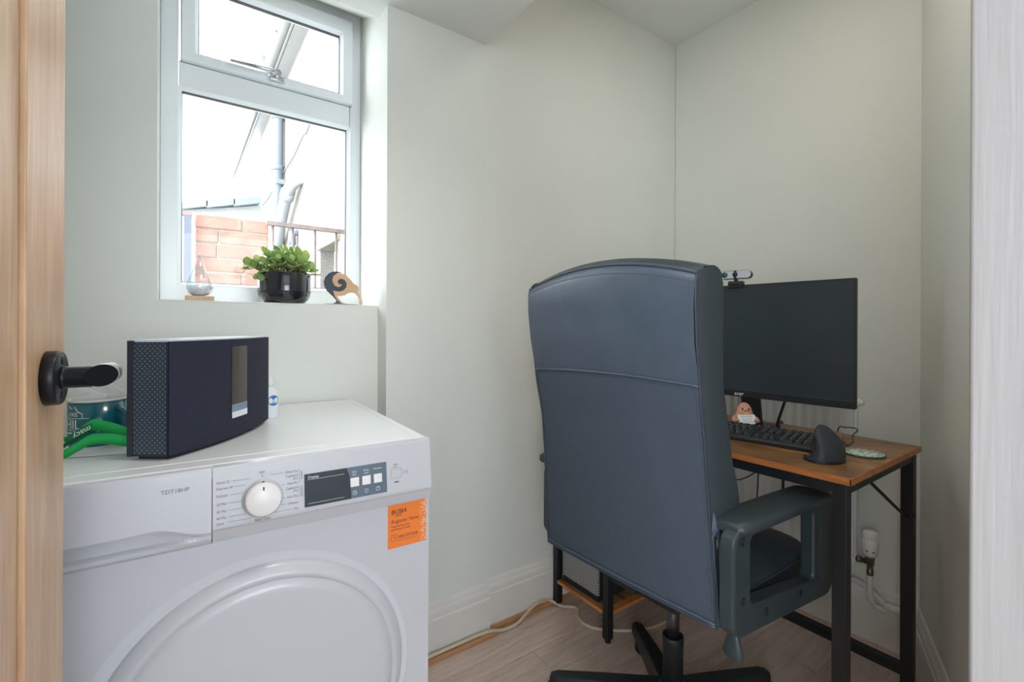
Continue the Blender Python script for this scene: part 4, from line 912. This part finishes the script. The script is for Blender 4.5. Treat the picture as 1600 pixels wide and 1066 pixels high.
# backrest: stations over height
import bisect
ST = [  # z, u_rear at right, u_rear at left, v_right, v_left, thickness
    (.440, .921, .890, .552, 1.062, .085), (.50, .916, .884, .552, 1.060, .100), (.60, .905, .873, .554, 1.052, .118), (.70, .893, .861, .555, 1.044, .118), (.80, .881, .850, .555, 1.040, .098),
    (.95, .858, .828, .553, 1.047, .086), (1.05, .843, .813, .552, 1.049, .098), (1.12, .835, .804, .549, 1.048, .102), (1.165, .833, .802, .547, 1.046, .098), (1.182, .838, .807, .547, 1.045, .088)]
def station(z):
    if z <= ST[0][0]: return ST[0][1:]
    if z >= ST[-1][0]: return ST[-1][1:]
    i = max(j for j in range(len(ST)) if ST[j][0] <= z); i = min(i, len(ST) - 2); t = (z - ST[i][0]) / (ST[i + 1][0] - ST[i][0]); t = t * t * (3 - 2 * t) * .5 + t * .5
    return tuple(a + (b - a) * t for a, b in zip(ST[i][1:], ST[i + 1][1:]))
NSx = 24
def bp(s, z, d, rise=True):
    """point on backrest: s -1 (right) .. 1 (left), z nominal height, d 0 rear .. 1 front"""
    ur, ul, vr, vl, th = station(z); t = (s + 1) / 2
    u = ur + (ul - ur) * t - .006 * (1 - s * s) * (1 - d); v = vr + (vl - vr) * t
    k = max(0, (z - .80) / (1.182 - .80)) ** 1.5
    zz = z + k * .038 * (1 - s * s)
    kb_ = max(0, (.55 - z) / .11) ** 1.5
    return Vector((u + th * d + (.014 * (1 - s * s) if d > .5 else 0) , v, zz - (0 if d < .5 else kb_ * .0)))
zs_low = [.440 + (.948 - .440) * i / 16 for i in range(17)]; zs_up = [.952 + (1.168 - .952) * i / 12 for i in range(13)]
ss = [-1 + 2 * i / NSx for i in range(NSx + 1)]
def fold(s, z):                                        # soft creases in the lower fabric
    a = .0035 * math.exp(-((s + .50 - (z - .70) * .5) / .10) ** 2) * math.exp(-((z - .74) / .13) ** 2); b = -.0028 * math.exp(-((s + .68 - (z - .70) * .4) / .07) ** 2) * math.exp(-((z - .74) / .14) ** 2); c = -.003 * math.exp(-((s + .86) / .08) ** 2) * math.exp(-((z - .70) / .06) ** 2)
    return a + b + c
mb = MB(); mb.grid([[tuple(bp(s, z, 0) - Vector((fold(s, z), 0, 0))) for s in ss] for z in zs_low], True); obj('back_panel', mb, 'chair_fabric', ch)
mb = MB(); rowsU = [[tuple(bp(s, z, 0) - Vector((.006 * math.sin(math.pi * min(1, (z - .95) / .23)) ** .6, 0, 0))) for s in ss] for z in zs_up]
rowsU.append([tuple(bp(s, 1.176, 0) + Vector((.004, 0, .0))) for s in ss]); rowsU.append([tuple(bp(s, 1.182, 0) + Vector((.012, 0, .001))) for s in ss])
mb.grid(rowsU, True); hr = obj('headrest_panel', mb, 'leather', ch)
# top welt and front cushion
mb = MB(); tr = [[tuple(bp(s, 1.182, 0) + Vector((.012, 0, .001))) for s in ss], [tuple(bp(s, 1.182, .3) + Vector((0, 0, .012))) for s in ss], [tuple(bp(s, 1.182, .6) + Vector((0, 0, .015))) for s in ss], [tuple(bp(s, 1.182, .9) + Vector((0, 0, .004))) for s in ss]]
for z in (1.165, 1.12, 1.05, .95, .85, .78, .70, .60, .52, .46, .44): tr.append([tuple(bp(s, z, 1.0)) for s in ss])
tr.append([tuple(bp(s, .44, 0)) for s in ss]); mb.grid(tr, True); obj('front_cushion', mb, 'leather_smooth', ch)
for sgn_, nm in ((-1, 'side_panel'), (1, 'side_panel')):
    rows_s = []
    zz_ = [.44 + (1.182 - .44) * i / 30 for i in range(31)]
    for z in zz_:
        r0 = []
        for q in range(9):
            d = q / 8; b_ = .010 * math.sin(math.pi * d) ** .5 if 0 < d < 1 else 0
            p = bp(sgn_, z, d); p.y += sgn_ * b_
            if z > 1.165: p.z += .014 * math.sin(math.pi * min(1, d * 1.1)) * (z - 1.165) / .017
            r0.append(tuple(p))
        rows_s.append(r0)
    mb = MB(); mb.grid(rows_s, True); obj(nm, mb, 'chair_side', ch)
def edge(fn, n, r, m, name, par=ch): return obj(name, MB().tube([fn(i / n) for i in range(n + 1)], r, 8), m, par)
for s_ in (-1, 1): edge(lambda t: bp(s_, .44 + (1.176 - .44) * t, 0) + Vector((-.001, s_ * .001, 0)), 40, .0026, 'piping', 'piping')
edge(lambda t: bp(-1 + 2 * t, 1.176, 0) + Vector((.004, 0, .002)), 30, .0024, 'piping', 'piping')
edge(lambda t: bp(-1 + 2 * t, .950, 0) + Vector((-.0012, 0, 0)), 30, .0030, 'leather', 'piping')
edge(lambda t: bp(-1 + 2 * t, .440, 0) + Vector((-.0010, 0, 0)), 30, .0050, 'piping', 'piping')
edge(lambda t: bp(-1 + 2 * t, .447, 0) + Vector((-.0035, 0, 0)), 30, .0028, 'leather', 'piping')
def stitches(fn, n, name='stitching'):
    mb = MB()
    for i in range(n):
        a = fn((i + .2) / n); b = fn((i + .8) / n); mb.tube([a, b], .0006, 4)
    o = obj(name, mb, 'stitch', ch); o['kind'] = 'stuff'
stitches(lambda t: bp(-1 + 2 * t, .943, 0) + Vector((-.0012, 0, 0)), 110); stitches(lambda t: bp(-1 + 2 * t, .957, 0) + Vector((-.0040, 0, 0)), 110)
stitches(lambda t: bp(-1 + 2 * t, .458, 0) + Vector((-.0010, 0, 0)), 110); stitches(lambda t: bp(-1 + 2 * t, 1.160, 0) + Vector((-.0030, 0, 0)), 120)
stitches(lambda t: bp(-.965, .458 + .48 * t, 0) + Vector((-.0022, 0, 0)), 90); stitches(lambda t: bp(-.965, .965 + .19 * t, 0) + Vector((-.0052, 0, 0)), 40)
zp = MB(); zp.grid([[tuple(bp(-1, .445 + .19 * i / 16, d) + Vector((0, -.0065, 0))) for d in (.03, .12)] for i in range(17)]); zp.grid([[tuple(bp(-1, .445 + .19 * i / 16, d) + Vector((0, -.0005, 0))) for d in (.03, .12)] for i in range(17)])
zo = obj('zip_tape', zp, 'piping', ch)
edge(lambda t: bp(-1, .445 + .195 * t, .125) + Vector((0, -.008, 0)), 14, .0024, 'leather', 'zip_welt'); edge(lambda t: bp(-1, .445 + .195 * t, .02) + Vector((0, -.003, 0)), 14, .0022, 'leather', 'zip_welt')
zt = bp(-1, .628, .075) + Vector((0, -.0085, 0)); obj('zip_pull', MB(Matrix.Translation(zt)).tube([(0, 0, .004), (.002, -.001, -.006), (.002, -.001, -.016), (-.002, -.001, -.016), (-.002, -.001, -.006), (0, 0, .004)], .0012, 6), 'steel', zo)
zg = MB(); zg.add([tuple(bp(-1, .690, .06) + Vector((0, -.006, 0))), tuple(bp(-1, .652, .0) + Vector((-.001, -.004, 0))), tuple(bp(-1, .636, .02) + Vector((-.001, -.005, 0))), tuple(bp(-1, .636, .15) + Vector((0, -.011, 0))), tuple(bp(-1, .652, .16) + Vector((0, -.012, 0))), tuple(bp(-1, .655, .08) + Vector((0, -.014, 0)))], [(0, 1, 5), (1, 2, 5), (2, 3, 5), (3, 4, 5), (4, 0, 5), (0, 4, 3, 2, 1)]); obj('zip_garage', zg, 'leather', ch)
# seat cushion
def superq(cx, cy, hx, hy, n=32, e=.32): return [(cx + hx * abs(math.cos(a)) ** e * (1 if math.cos(a) > 0 else -1), cy + hy * abs(math.sin(a)) ** e * (1 if math.sin(a) > 0 else -1)) for a in [2 * math.pi * k / n for k in range(n)]]
mb = MB(); rr = []
for z, k in ((.405, .90), (.412, .97), (.43, 1.0), (.475, 1.0), (.493, .985), (.502, .955)): rr.append([(x, y, z) for x, y in superq(1.165, .80, .215 * k + .0, .262 * k, 40)])
for k, z in ((.90, .505), (.75, .511), (.5, .516), (.2, .518)): rr.append([(x, y, z) for x, y in superq(1.165, .80, .215 * k, .262 * k, 40, .5)])
mb.grid(rr, True, True); b0 = len(mb.v) - len(rr) * 40; mb.f.append([b0 + i for i in range(40)]); mb.f.append([b0 + (len(rr) - 1) * 40 + i for i in range(40)])
seat = obj('seat', mb, 'leather_smooth', ch)
sp_ = superq(1.165, .80, .2155 * .99, .2625 * .99, 40); obj('seat_piping', MB().tube([(x, y, .489) for x, y in sp_ + sp_[:1]], .003, 6), 'piping', seat)
obj('seat_plate', MB().box((.98, .66, .385), (1.30, .90, .408), .006), 'black_plastic', ch)
# arms: closed loop with padded top
for sgn_, vo, vi, pv in ((-1, .487, .520, .517), (1, 1.090, 1.057, 1.108)):
    lo = min(vo, vi); hi = max(vo, vi)
    def skew(o):
        for v in o.data.vertices:
            t = (v.co.x + HUB.x - .88) / .42; v.co.y += sgn_ * .018 * (t - .4)
    ar = MB(); OUT = rrect(.884, .452, 1.300, .668, .034, 6); INN = rrect(.944, .508, 1.205, .648, .016, 6)
    ar.ring(OUT, INN, 1, lo, hi); a_ = obj('arm_loop', ar, 'arm_plastic', ch, bevel=.006); skew(a_)
    for v in a_.data.vertices:                         # front post hangs lower and is wider
        if v.co.z < .52 and v.co.x + HUB.x > 1.15: v.co.z -= .022
    fs = MB(); fs.box((1.215, lo - .004, .452), (1.304, hi + .006, .662), .018, 3); f_o = obj('arm_front_shell', fs, 'arm_plastic', a_); skew(f_o)
    pd = MB(); rr = []
    for x, k in ((.905, .55), (.915, .80), (.94, .95), (1.0, 1.0), (1.15, 1.0), (1.25, .98), (1.285, .88), (1.300, .6)):
        drop = -.012 * max(0, (x - 1.22) / .08) ** 2 - .004 * max(0, (.93 - x) / .025); rr.append([(x, pv + .045 * k * math.cos(a) * (abs(math.cos(a)) ** -.35 if abs(math.cos(a)) > 1e-3 else 1), .668 + drop + .015 * k * math.sin(a) * (abs(math.sin(a)) ** -.3 if abs(math.sin(a)) > 1e-3 else 1)) for a in [2 * math.pi * q / 24 for q in range(24)]])
    pd.grid(rr, True, True); b0 = len(pd.v) - len(rr) * 24; pd.f.append([b0 + i for i in range(24)]); pd.f.append([b0 + (len(rr) - 1) * 24 + i for i in range(24)])
    p_o = obj('arm_pad', pd, 'leather_smooth', a_); skew(p_o)
    fv = (vo - .0002) if sgn_ < 0 else (vo + .0002)
    for x, z in ((.912, .645), (.915, .525), (1.00, .478), (1.14, .475)):
        t = (x - .88) / .42; yy = fv + sgn_ * .018 * (t - .4); s_o = obj('arm_bolt', MB().lathe([(.0085, 0), (.0085, sgn_ * .0016), (.005, sgn_ * .0016), (.005, sgn_ * .0006), (0, sgn_ * .0006)], (x, yy, z), 'Y', 16), 'black_plastic', a_)
# back bracket, mechanism, gas lift, lever
obj('back_bracket', MB().bar((.985, .80, .40), (.90, .80, .43), .10, .012), 'black_metal', ch)
obj('mechanism', MB().box((1.0, .705, .355), (1.17, .825, .387), .008), 'black_metal', ch)
obj('gas_piston', MB().lathe([(.0165, .24), (.0165, .37)], HUB, n=24), 'gas_chrome', ch)
obj('gas_sleeve', MB().lathe([(.026, .09), (.026, .235), (.0275, .238), (.0275, .252), (.0262, .255), (.020, .255), (.018, .250)], HUB, n=32), 'black_metal', ch)
lv = MB(); lv.tube([(1.02, .70, .415), (.99, .60, .42), (.968, .550, .425), (.962, .538, .415)], .0065, 8, sub=3)
lk = MB(); rr = []
for z, a, b in ((.428, .010, .008), (.418, .013, .010), (.404, .018, .012), (.388, .022, .013), (.380, .0225, .012), (.376, .020, .009)): rr.append([(.955 + a * math.cos(q * math.pi / 8) * .5, .535 + a * math.sin(q * math.pi / 8) + (.0 if True else b), z) for q in range(16)])
lk.grid(rr, True, True); b0 = len(lk.v) - 96; lk.f.append([b0 + i for i in range(16)]); lk.f.append([b0 + 80 + i for i in range(16)])
lvo = obj('tilt_lever', lv, 'black_plastic', ch); obj('lever_paddle', lk, 'arm_plastic', lvo)
# five-star base with castors
obj('hub', MB().lathe([(.045, .06), (.05, .075), (.05, .105), (.036, .125), (.028, .13)], HUB, n=32), 'black_plastic', ch)
for k in range(5):
    a = R(56.4 + 72 * k); AM = Matrix.Translation(HUB) @ Matrix.Rotation(a, 4, 'Z'); mb = MB(AM); L_ = .330
    P = []
    for x, hw, zt_, zb_ in ((.03, .030, .122, .062), (.18, .024, .105, .058), (.31, .019, .088, .056), (L_, .014, .082, .058)): P.append([(x, -hw, zb_), (x, hw, zb_), (x, hw, zt_ - .008), (x, hw - .005, zt_), (x, -hw + .005, zt_), (x, -hw, zt_ - .008)])
    mb.grid(P, False, True); b0 = len(mb.v) - 24; mb.f.append([b0 + i for i in range(6)]); mb.f.append([b0 + 18 + i for i in range(6)])
    arm = obj('base_arm', mb, 'black_plastic', ch, bevel=.003)
    ca = R(56.4 + 72 * k + (0, 110, -60, 40, 150)[k]); cM = AM @ Matrix.Translation((L_ - .022, 0, 0)) @ Matrix.Rotation(R((70, 110, -60, 40, 150)[k]), 4, 'Z') @ Matrix.Translation((-.016, 0, 0))
    cst = obj('castor', MB(cM).box((-.018, -.006, .020), (.020, .006, .055), .004), 'black_plastic', arm)
    for s in (-1, 1): obj('wheel', MB(cM).lathe([(0, s * .007), (.022, s * .007), (.025, s * .010), (.025, s * .022), (.021, s * .026), (0, s * .027)], (0, 0, .0252), 'Y', 28), 'black_plastic', cst)
    obj('castor_stem', MB(cM).lathe([(.006, .04), (.006, .062)], (.016, 0, 0), n=10), 'steel', cst)

# ================================================================== RADIATOR AND PIPES
rd = thing('radiator', 'white fluted panel radiator on the back wall below the monitor', 'radiator', (1.88, .95, .27))
RV0, RV1, RZ0, RZ1 = .622, 1.300, .270, .835
prof = []; nfl = int(round((RV1 - RV0 - .03) / .0333)); pitch = (RV1 - RV0 - .03) / nfl
prof.append((RV0, 1.866)); prof.append((RV0 + .015, 1.866))
for i in range(nfl):
    a = RV0 + .015 + i * pitch; prof += [(a + pitch * .20, 1.866), (a + pitch * .36, 1.848), (a + pitch * .70, 1.848), (a + pitch * .86, 1.866)]
prof += [(RV1, 1.866)]
mb = MB(); mb.grid([[(u, v, z) for v, u in prof] for z in (RZ0 + .02, RZ1 - .02)], False); mb.grid([[(1.876, v, z) for v, u in prof] for z in (RZ0 + .02, RZ1 - .02)], False)
obj('fluted_panel', mb, 'radiator_white', rd)
rb_ = MB(); rb_.box((1.858, RV0 - .004, RZ0), (1.880, RV1, RZ0 + .024), .005); rb_.box((1.858, RV0 - .004, RZ1 - .024), (1.880, RV1, RZ1), .005); rb_.box((1.862, RV0 - .006, RZ0 + .005), (1.880, RV0 + .004, RZ1 - .005), .004); obj('channel', rb_, 'radiator_white', rd)
obj('wall_bracket', MB().box((1.880, .74, .40), (1.944, .77, .72), .002), 'radiator_white', rd); obj('wall_bracket', MB().box((1.880, 1.14, .40), (1.944, 1.17, .72), .002), 'radiator_white', rd)
bl = obj('bleed_plug', MB().lathe([(.013, RV0 - .004), (.013, RV0 - .012), (.009, RV0 - .012), (.009, RV0 - .022), (.006, RV0 - .024), (0, RV0 - .024)], (1.870, 0, .818), 'Y', 8), 'valve_white', rd)
VL = Vector((1.870, .579, 0))
vv = obj('valve_body', MB().lathe([(.009, .250), (.010, .254), (.010, .268), (.0085, .270), (.0085, .285), (.012, .287), (.012, .304), (.0135, .306), (.0135, .316), (.010, .318)], VL, n=12), 'brass', rd)
obj('valve_tail', MB().lathe([(.0085, .585), (.0085, .604), (.0115, .604), (.0115, .616), (.008, .616), (.008, RV0 - .003)], (1.870, 0, .292), 'Y', 12), 'brass', vv)
tv = obj('thermostat_head', MB().lathe([(.0185, .316), (.0205, .322), (.0232, .345), (.0236, .366), (.0212, .370), (.0215, .374), (.0195, .392), (.016, .397), (0, .398)], VL, n=28), 'valve_white', rd)
for k in range(14):
    a = 2 * math.pi * k / 14; obj('grip_rib', MB(Matrix.Translation(VL) @ Matrix.Rotation(a, 4, 'Z')).box((.0195, -.0014, .374), (.0222, .0014, .392), .0006, 1), 'valve_white', tv)
for k in (-1, 1): 
    a = math.atan2(-.579, -1.87) + k * .4; obj('slot', MB(Matrix.Translation(VL) @ Matrix.Rotation(a, 4, 'Z')).box((.0205, -.0032, .3335), (.0228, .0032, .3365)), 'ink_dark', tv)
pa = thing('radiator_pipe', 'white painted heating pipe running from the valve into the wall', 'pipe', (1.87, .579, .13))
obj('riser', MB().tube([(1.870, .579, .252), (1.870, .579, .20), (1.874, .576, .165), (1.885, .568, .145), (1.90, .555, .138), (1.905, .54, .138)], .0085, 12, sub=4), 'radiator_white', pa)
obj('pipe_run', MB().tube([(1.908, .552, .150), (1.908, .500, .150)], .0135, 14), 'radiator_white', pa)
obj('wall_pipe', MB().tube([(1.914, 1.30, .197), (1.914, .70, .197), (1.912, .60, .185), (1.908, .55, .152)], .009, 10, sub=3), 'radiator_white', pa)
# floor cord along the skirting
tag(obj('floor_cord', MB().tube([(.56, 1.353, .024), (.649, 1.357, .0245), (.722, 1.358, .0245), (.816, 1.3575, .0245), (.876, 1.352, .024), (.93, 1.352, .008), (.985, 1.353, .0075), (1.035, 1.362, .022), (1.075, 1.372, .030), (1.106, 1.374, .034), (1.155, 1.386, .024), (1.19, 1.345, .006), (1.225, 1.313, .006), (1.222, 1.285, .006), (1.192, 1.25, .006), (1.187, 1.205, .006), (1.215, 1.160, .006), (1.29, 1.10, .006), (1.40, 1.06, .006), (1.58, 1.07, .006)], .0055, 10, sub=5), 'cord_beige'), 'beige flex cable lying along the skirting and under the desk shelf', 'cable')

# ================================================================== OUTSIDE
struct(obj('ground_outside', MB().box((-6, 1.8, -.6), (8, 16, -.5)), 'ground'))
gw = thing('garden_wall', 'short red brick garden wall outside beside the rusty railing', 'wall', (.24, 3.06, -.5))
obj('mortar_core', MB().box((.068, 3.008, -.5), (.414, 3.20, 1.652)), 'mortar', gw)
BRK = []
z = 1.660; r_ = 0
while z > .95:
    xs = [[.064, .287, .418], [.064, .176, .418], [.064, .168, .395, .418], [.064, .300, .418]][r_ % 4]
    for a, b in zip(xs[:-1], xs[1:]):
        if b - a < .04: continue
        j = rnd.uniform(-.003, .003); k = obj('brick', MB().box((a + .004, 3.0 + j, z - .067 + rnd.uniform(-.002, .002)), (b - .005, 3.09, z), .004, 1), 'brick', gw)
    z -= .078; r_ += 1
# railing
ra = thing('railing', 'thin rusty metal railing with upright bars outside the window', 'railing', (.64, 2.95, -.5))
obj('top_rail', MB().bar((.40, 2.95, 1.645), (.94, 2.95, 1.645), .03, .022), 'rust_rail', ra)
for x in (.430, .534, .656, .778, .90): obj('baluster', MB().tube([(x, 2.95, -.5), (x, 2.95, 1.64)], .007, 8), 'rust_rail', ra)
gp_ = thing('gate_post', 'grey metal gate post with short rail left of the brick wall', 'post', (.036, 2.95, -.5))
obj('post', MB().box((.018, 2.935, -.5), (.050, 2.965, 1.634)), 'rail_grey', gp_); obj('top_rail', MB().bar((-.6, 2.95, 1.647), (.052, 2.95, 1.647), .03, .024), 'rust_rail', gp_)
# neighbouring house
nh = thing('neighbour_house', 'cream pebble-dashed neighbouring house with white eaves and gutter outside', 'house', (1.9, 6.0, -.5))
hw_ = MB(); hw_.box((.95, 1.9, -.5), (4, 3.56, 3.79)); hw_.box((.95, 3.56, -.5), (4, 4.08, 1.25)); hw_.box((.95, 3.56, 1.72), (4, 4.08, 3.79)); hw_.box((1.12, 3.56, 1.2), (4, 4.08, 1.75)); hw_.box((.95, 4.08, -.5), (4, 7.59, 3.79)); obj('wall', hw_, 'render_cream', nh)
obj('lintel', MB().box((.93, 3.50, 1.69), (1.1, 4.13, 1.76), .008), 'stone', nh); obj('sill', MB().box((.91, 3.52, 1.21), (1.1, 4.12, 1.25), .005), 'stone', nh)
wn = obj('window', MB().box((1.06, 3.56, 1.25), (1.10, 3.62, 1.70)), 'upvc', nh); obj('window', MB().box((1.06, 4.02, 1.25), (1.10, 4.08, 1.70)), 'upvc', nh); obj('pane', MB().box((1.085, 3.62, 1.25), (1.09, 4.02, 1.69)), 'display_grey', wn)
obj('soffit_board', MB().box((.83, 1.9, 3.77), (1.0, 10.1, 3.80)), 'fascia_white', nh); obj('fascia', MB().box((.815, 1.9, 3.77), (.835, 10.1, 3.92)), 'fascia_white', nh)
obj('gutter', MB().tube([(.775, 1.9, 3.84), (.775, 10.1, 3.84)], .055, 12), 'fascia_white', nh)
for v in (3.2, 4.8, 6.4, 8.0): obj('gutter_bracket', MB().box((.712, v, 3.80), (.83, v + .05, 3.90)), 'fascia_white', nh)
obj('roof', MB().add([(.76, 1.9, 3.90), (.76, 10.1, 3.90), (4, 10.1, 6.0), (4, 1.9, 6.0), (.76, 1.9, 3.96), (.76, 10.1, 3.96), (4, 10.1, 6.08), (4, 1.9, 6.08)], [(0, 1, 2, 3), (7, 6, 5, 4), (0, 4, 5, 1), (1, 5, 6, 2), (2, 6, 7, 3), (3, 7, 4, 0)]), 'slate', nh)
# soil pipe with branch and vent offset
sv = thing('soil_pipe', 'grey soil pipe with angled branch on the neighbouring house wall', 'pipe', (.885, 5.9, -.5))
obj('stack', MB().tube([(.885, 5.75, -.5), (.885, 5.75, 3.45), (.862, 5.72, 3.60), (.66, 5.62, 3.98), (.64, 5.61, 4.12), (.64, 5.61, 5.0)], .055, 14), 'pipe_grey', sv)
for z in (1.95, 2.15, 2.78, 3.35): obj('collar', MB().lathe([(.064, z), (.064, z + .06)], (.885, 5.75, 0), n=16), 'pipe_grey', sv)
for z in (2.62, 1.2): obj('bracket', MB().box((.86, 5.66, z), (.95, 5.70, z + .05)), 'pipe_grey', sv)
obj('branch', MB().tube([(.885, 5.72, 1.95), (.86, 5.40, 2.13), (.86, 5.0, 2.36), (.90, 4.80, 2.44), (.98, 4.72, 2.46)], .055, 14, sub=3), 'pipe_white', sv)
obj('branch_collar', MB().tube([(.86, 5.06, 2.325), (.86, 4.98, 2.37)], .066, 14), 'pipe_white', sv)
wp = thing('waste_pipe', 'thin grey waste pipe joining the soil pipe low down outside', 'pipe', (.9, 5.3, 1.6))
obj('waste_run', MB().tube([(.885, 5.70, 1.55), (.88, 5.2, 1.70), (.90, 5.02, 1.78), (.90, 5.0, 1.9)], .024, 10, sub=3), 'pipe_grey', wp); obj('waste_elbow', MB().tube([(.90, 5.0, 1.86), (.90, 5.0, 1.97), (.96, 5.0, 1.98)], .036, 10), 'pipe_grey', wp)
tag(obj('wall_cable', MB().tube([(.935, 4.30, 2.90), (.935, 4.55, 2.82), (.935, 4.70, 2.84), (.935, 5.1, 2.78), (.935, 5.5, 2.77), (.935, 6.2, 2.75), (.935, 6.85, 2.72), (.935, 7.4, 2.74)], .007, 6, sub=4), 'pipe_grey'), 'sagging grey cable clipped along the cream house wall outside', 'cable')
# outbuilding with slate edge
ob = thing('outbuilding', 'low white outbuilding with grey tiled roof edge beyond the brick wall', 'building', (.2, 9.5, -.5))
obj('wall', MB().add([(-3, 8.6, -.5), (1.3, 8.6, -.5), (1.3, 8.75, -.5), (-3, 8.75, -.5), (-3, 8.6, 2.15), (1.3, 8.6, 3.06), (1.3, 8.75, 3.06), (-3, 8.75, 2.15)], [(0, 3, 2, 1), (4, 5, 6, 7), (0, 1, 5, 4), (1, 2, 6, 5), (2, 3, 7, 6), (3, 0, 4, 7)]), 'fascia_white', ob)
for i in range(8):
    x0 = 1.05 - .36 * (i + 1); x1 = x0 + .375; zf = lambda x: 2.80 + .225 * (x - .01)
    obj('verge_tile', MB().add([(x0, 8.5, zf(x0) - .02), (x1, 8.5, zf(x1)), (x1, 9.3, zf(x1)), (x0, 9.3, zf(x0) - .02), (x0, 8.5, zf(x0) + .085), (x1, 8.5, zf(x1) + .105), (x1, 9.3, zf(x1) + .105), (x0, 9.3, zf(x0) + .085)], [(0, 3, 2, 1), (4, 5, 6, 7), (0, 1, 5, 4), (1, 2, 6, 5), (2, 3, 7, 6), (3, 0, 4, 7)]), 'slate', ob)
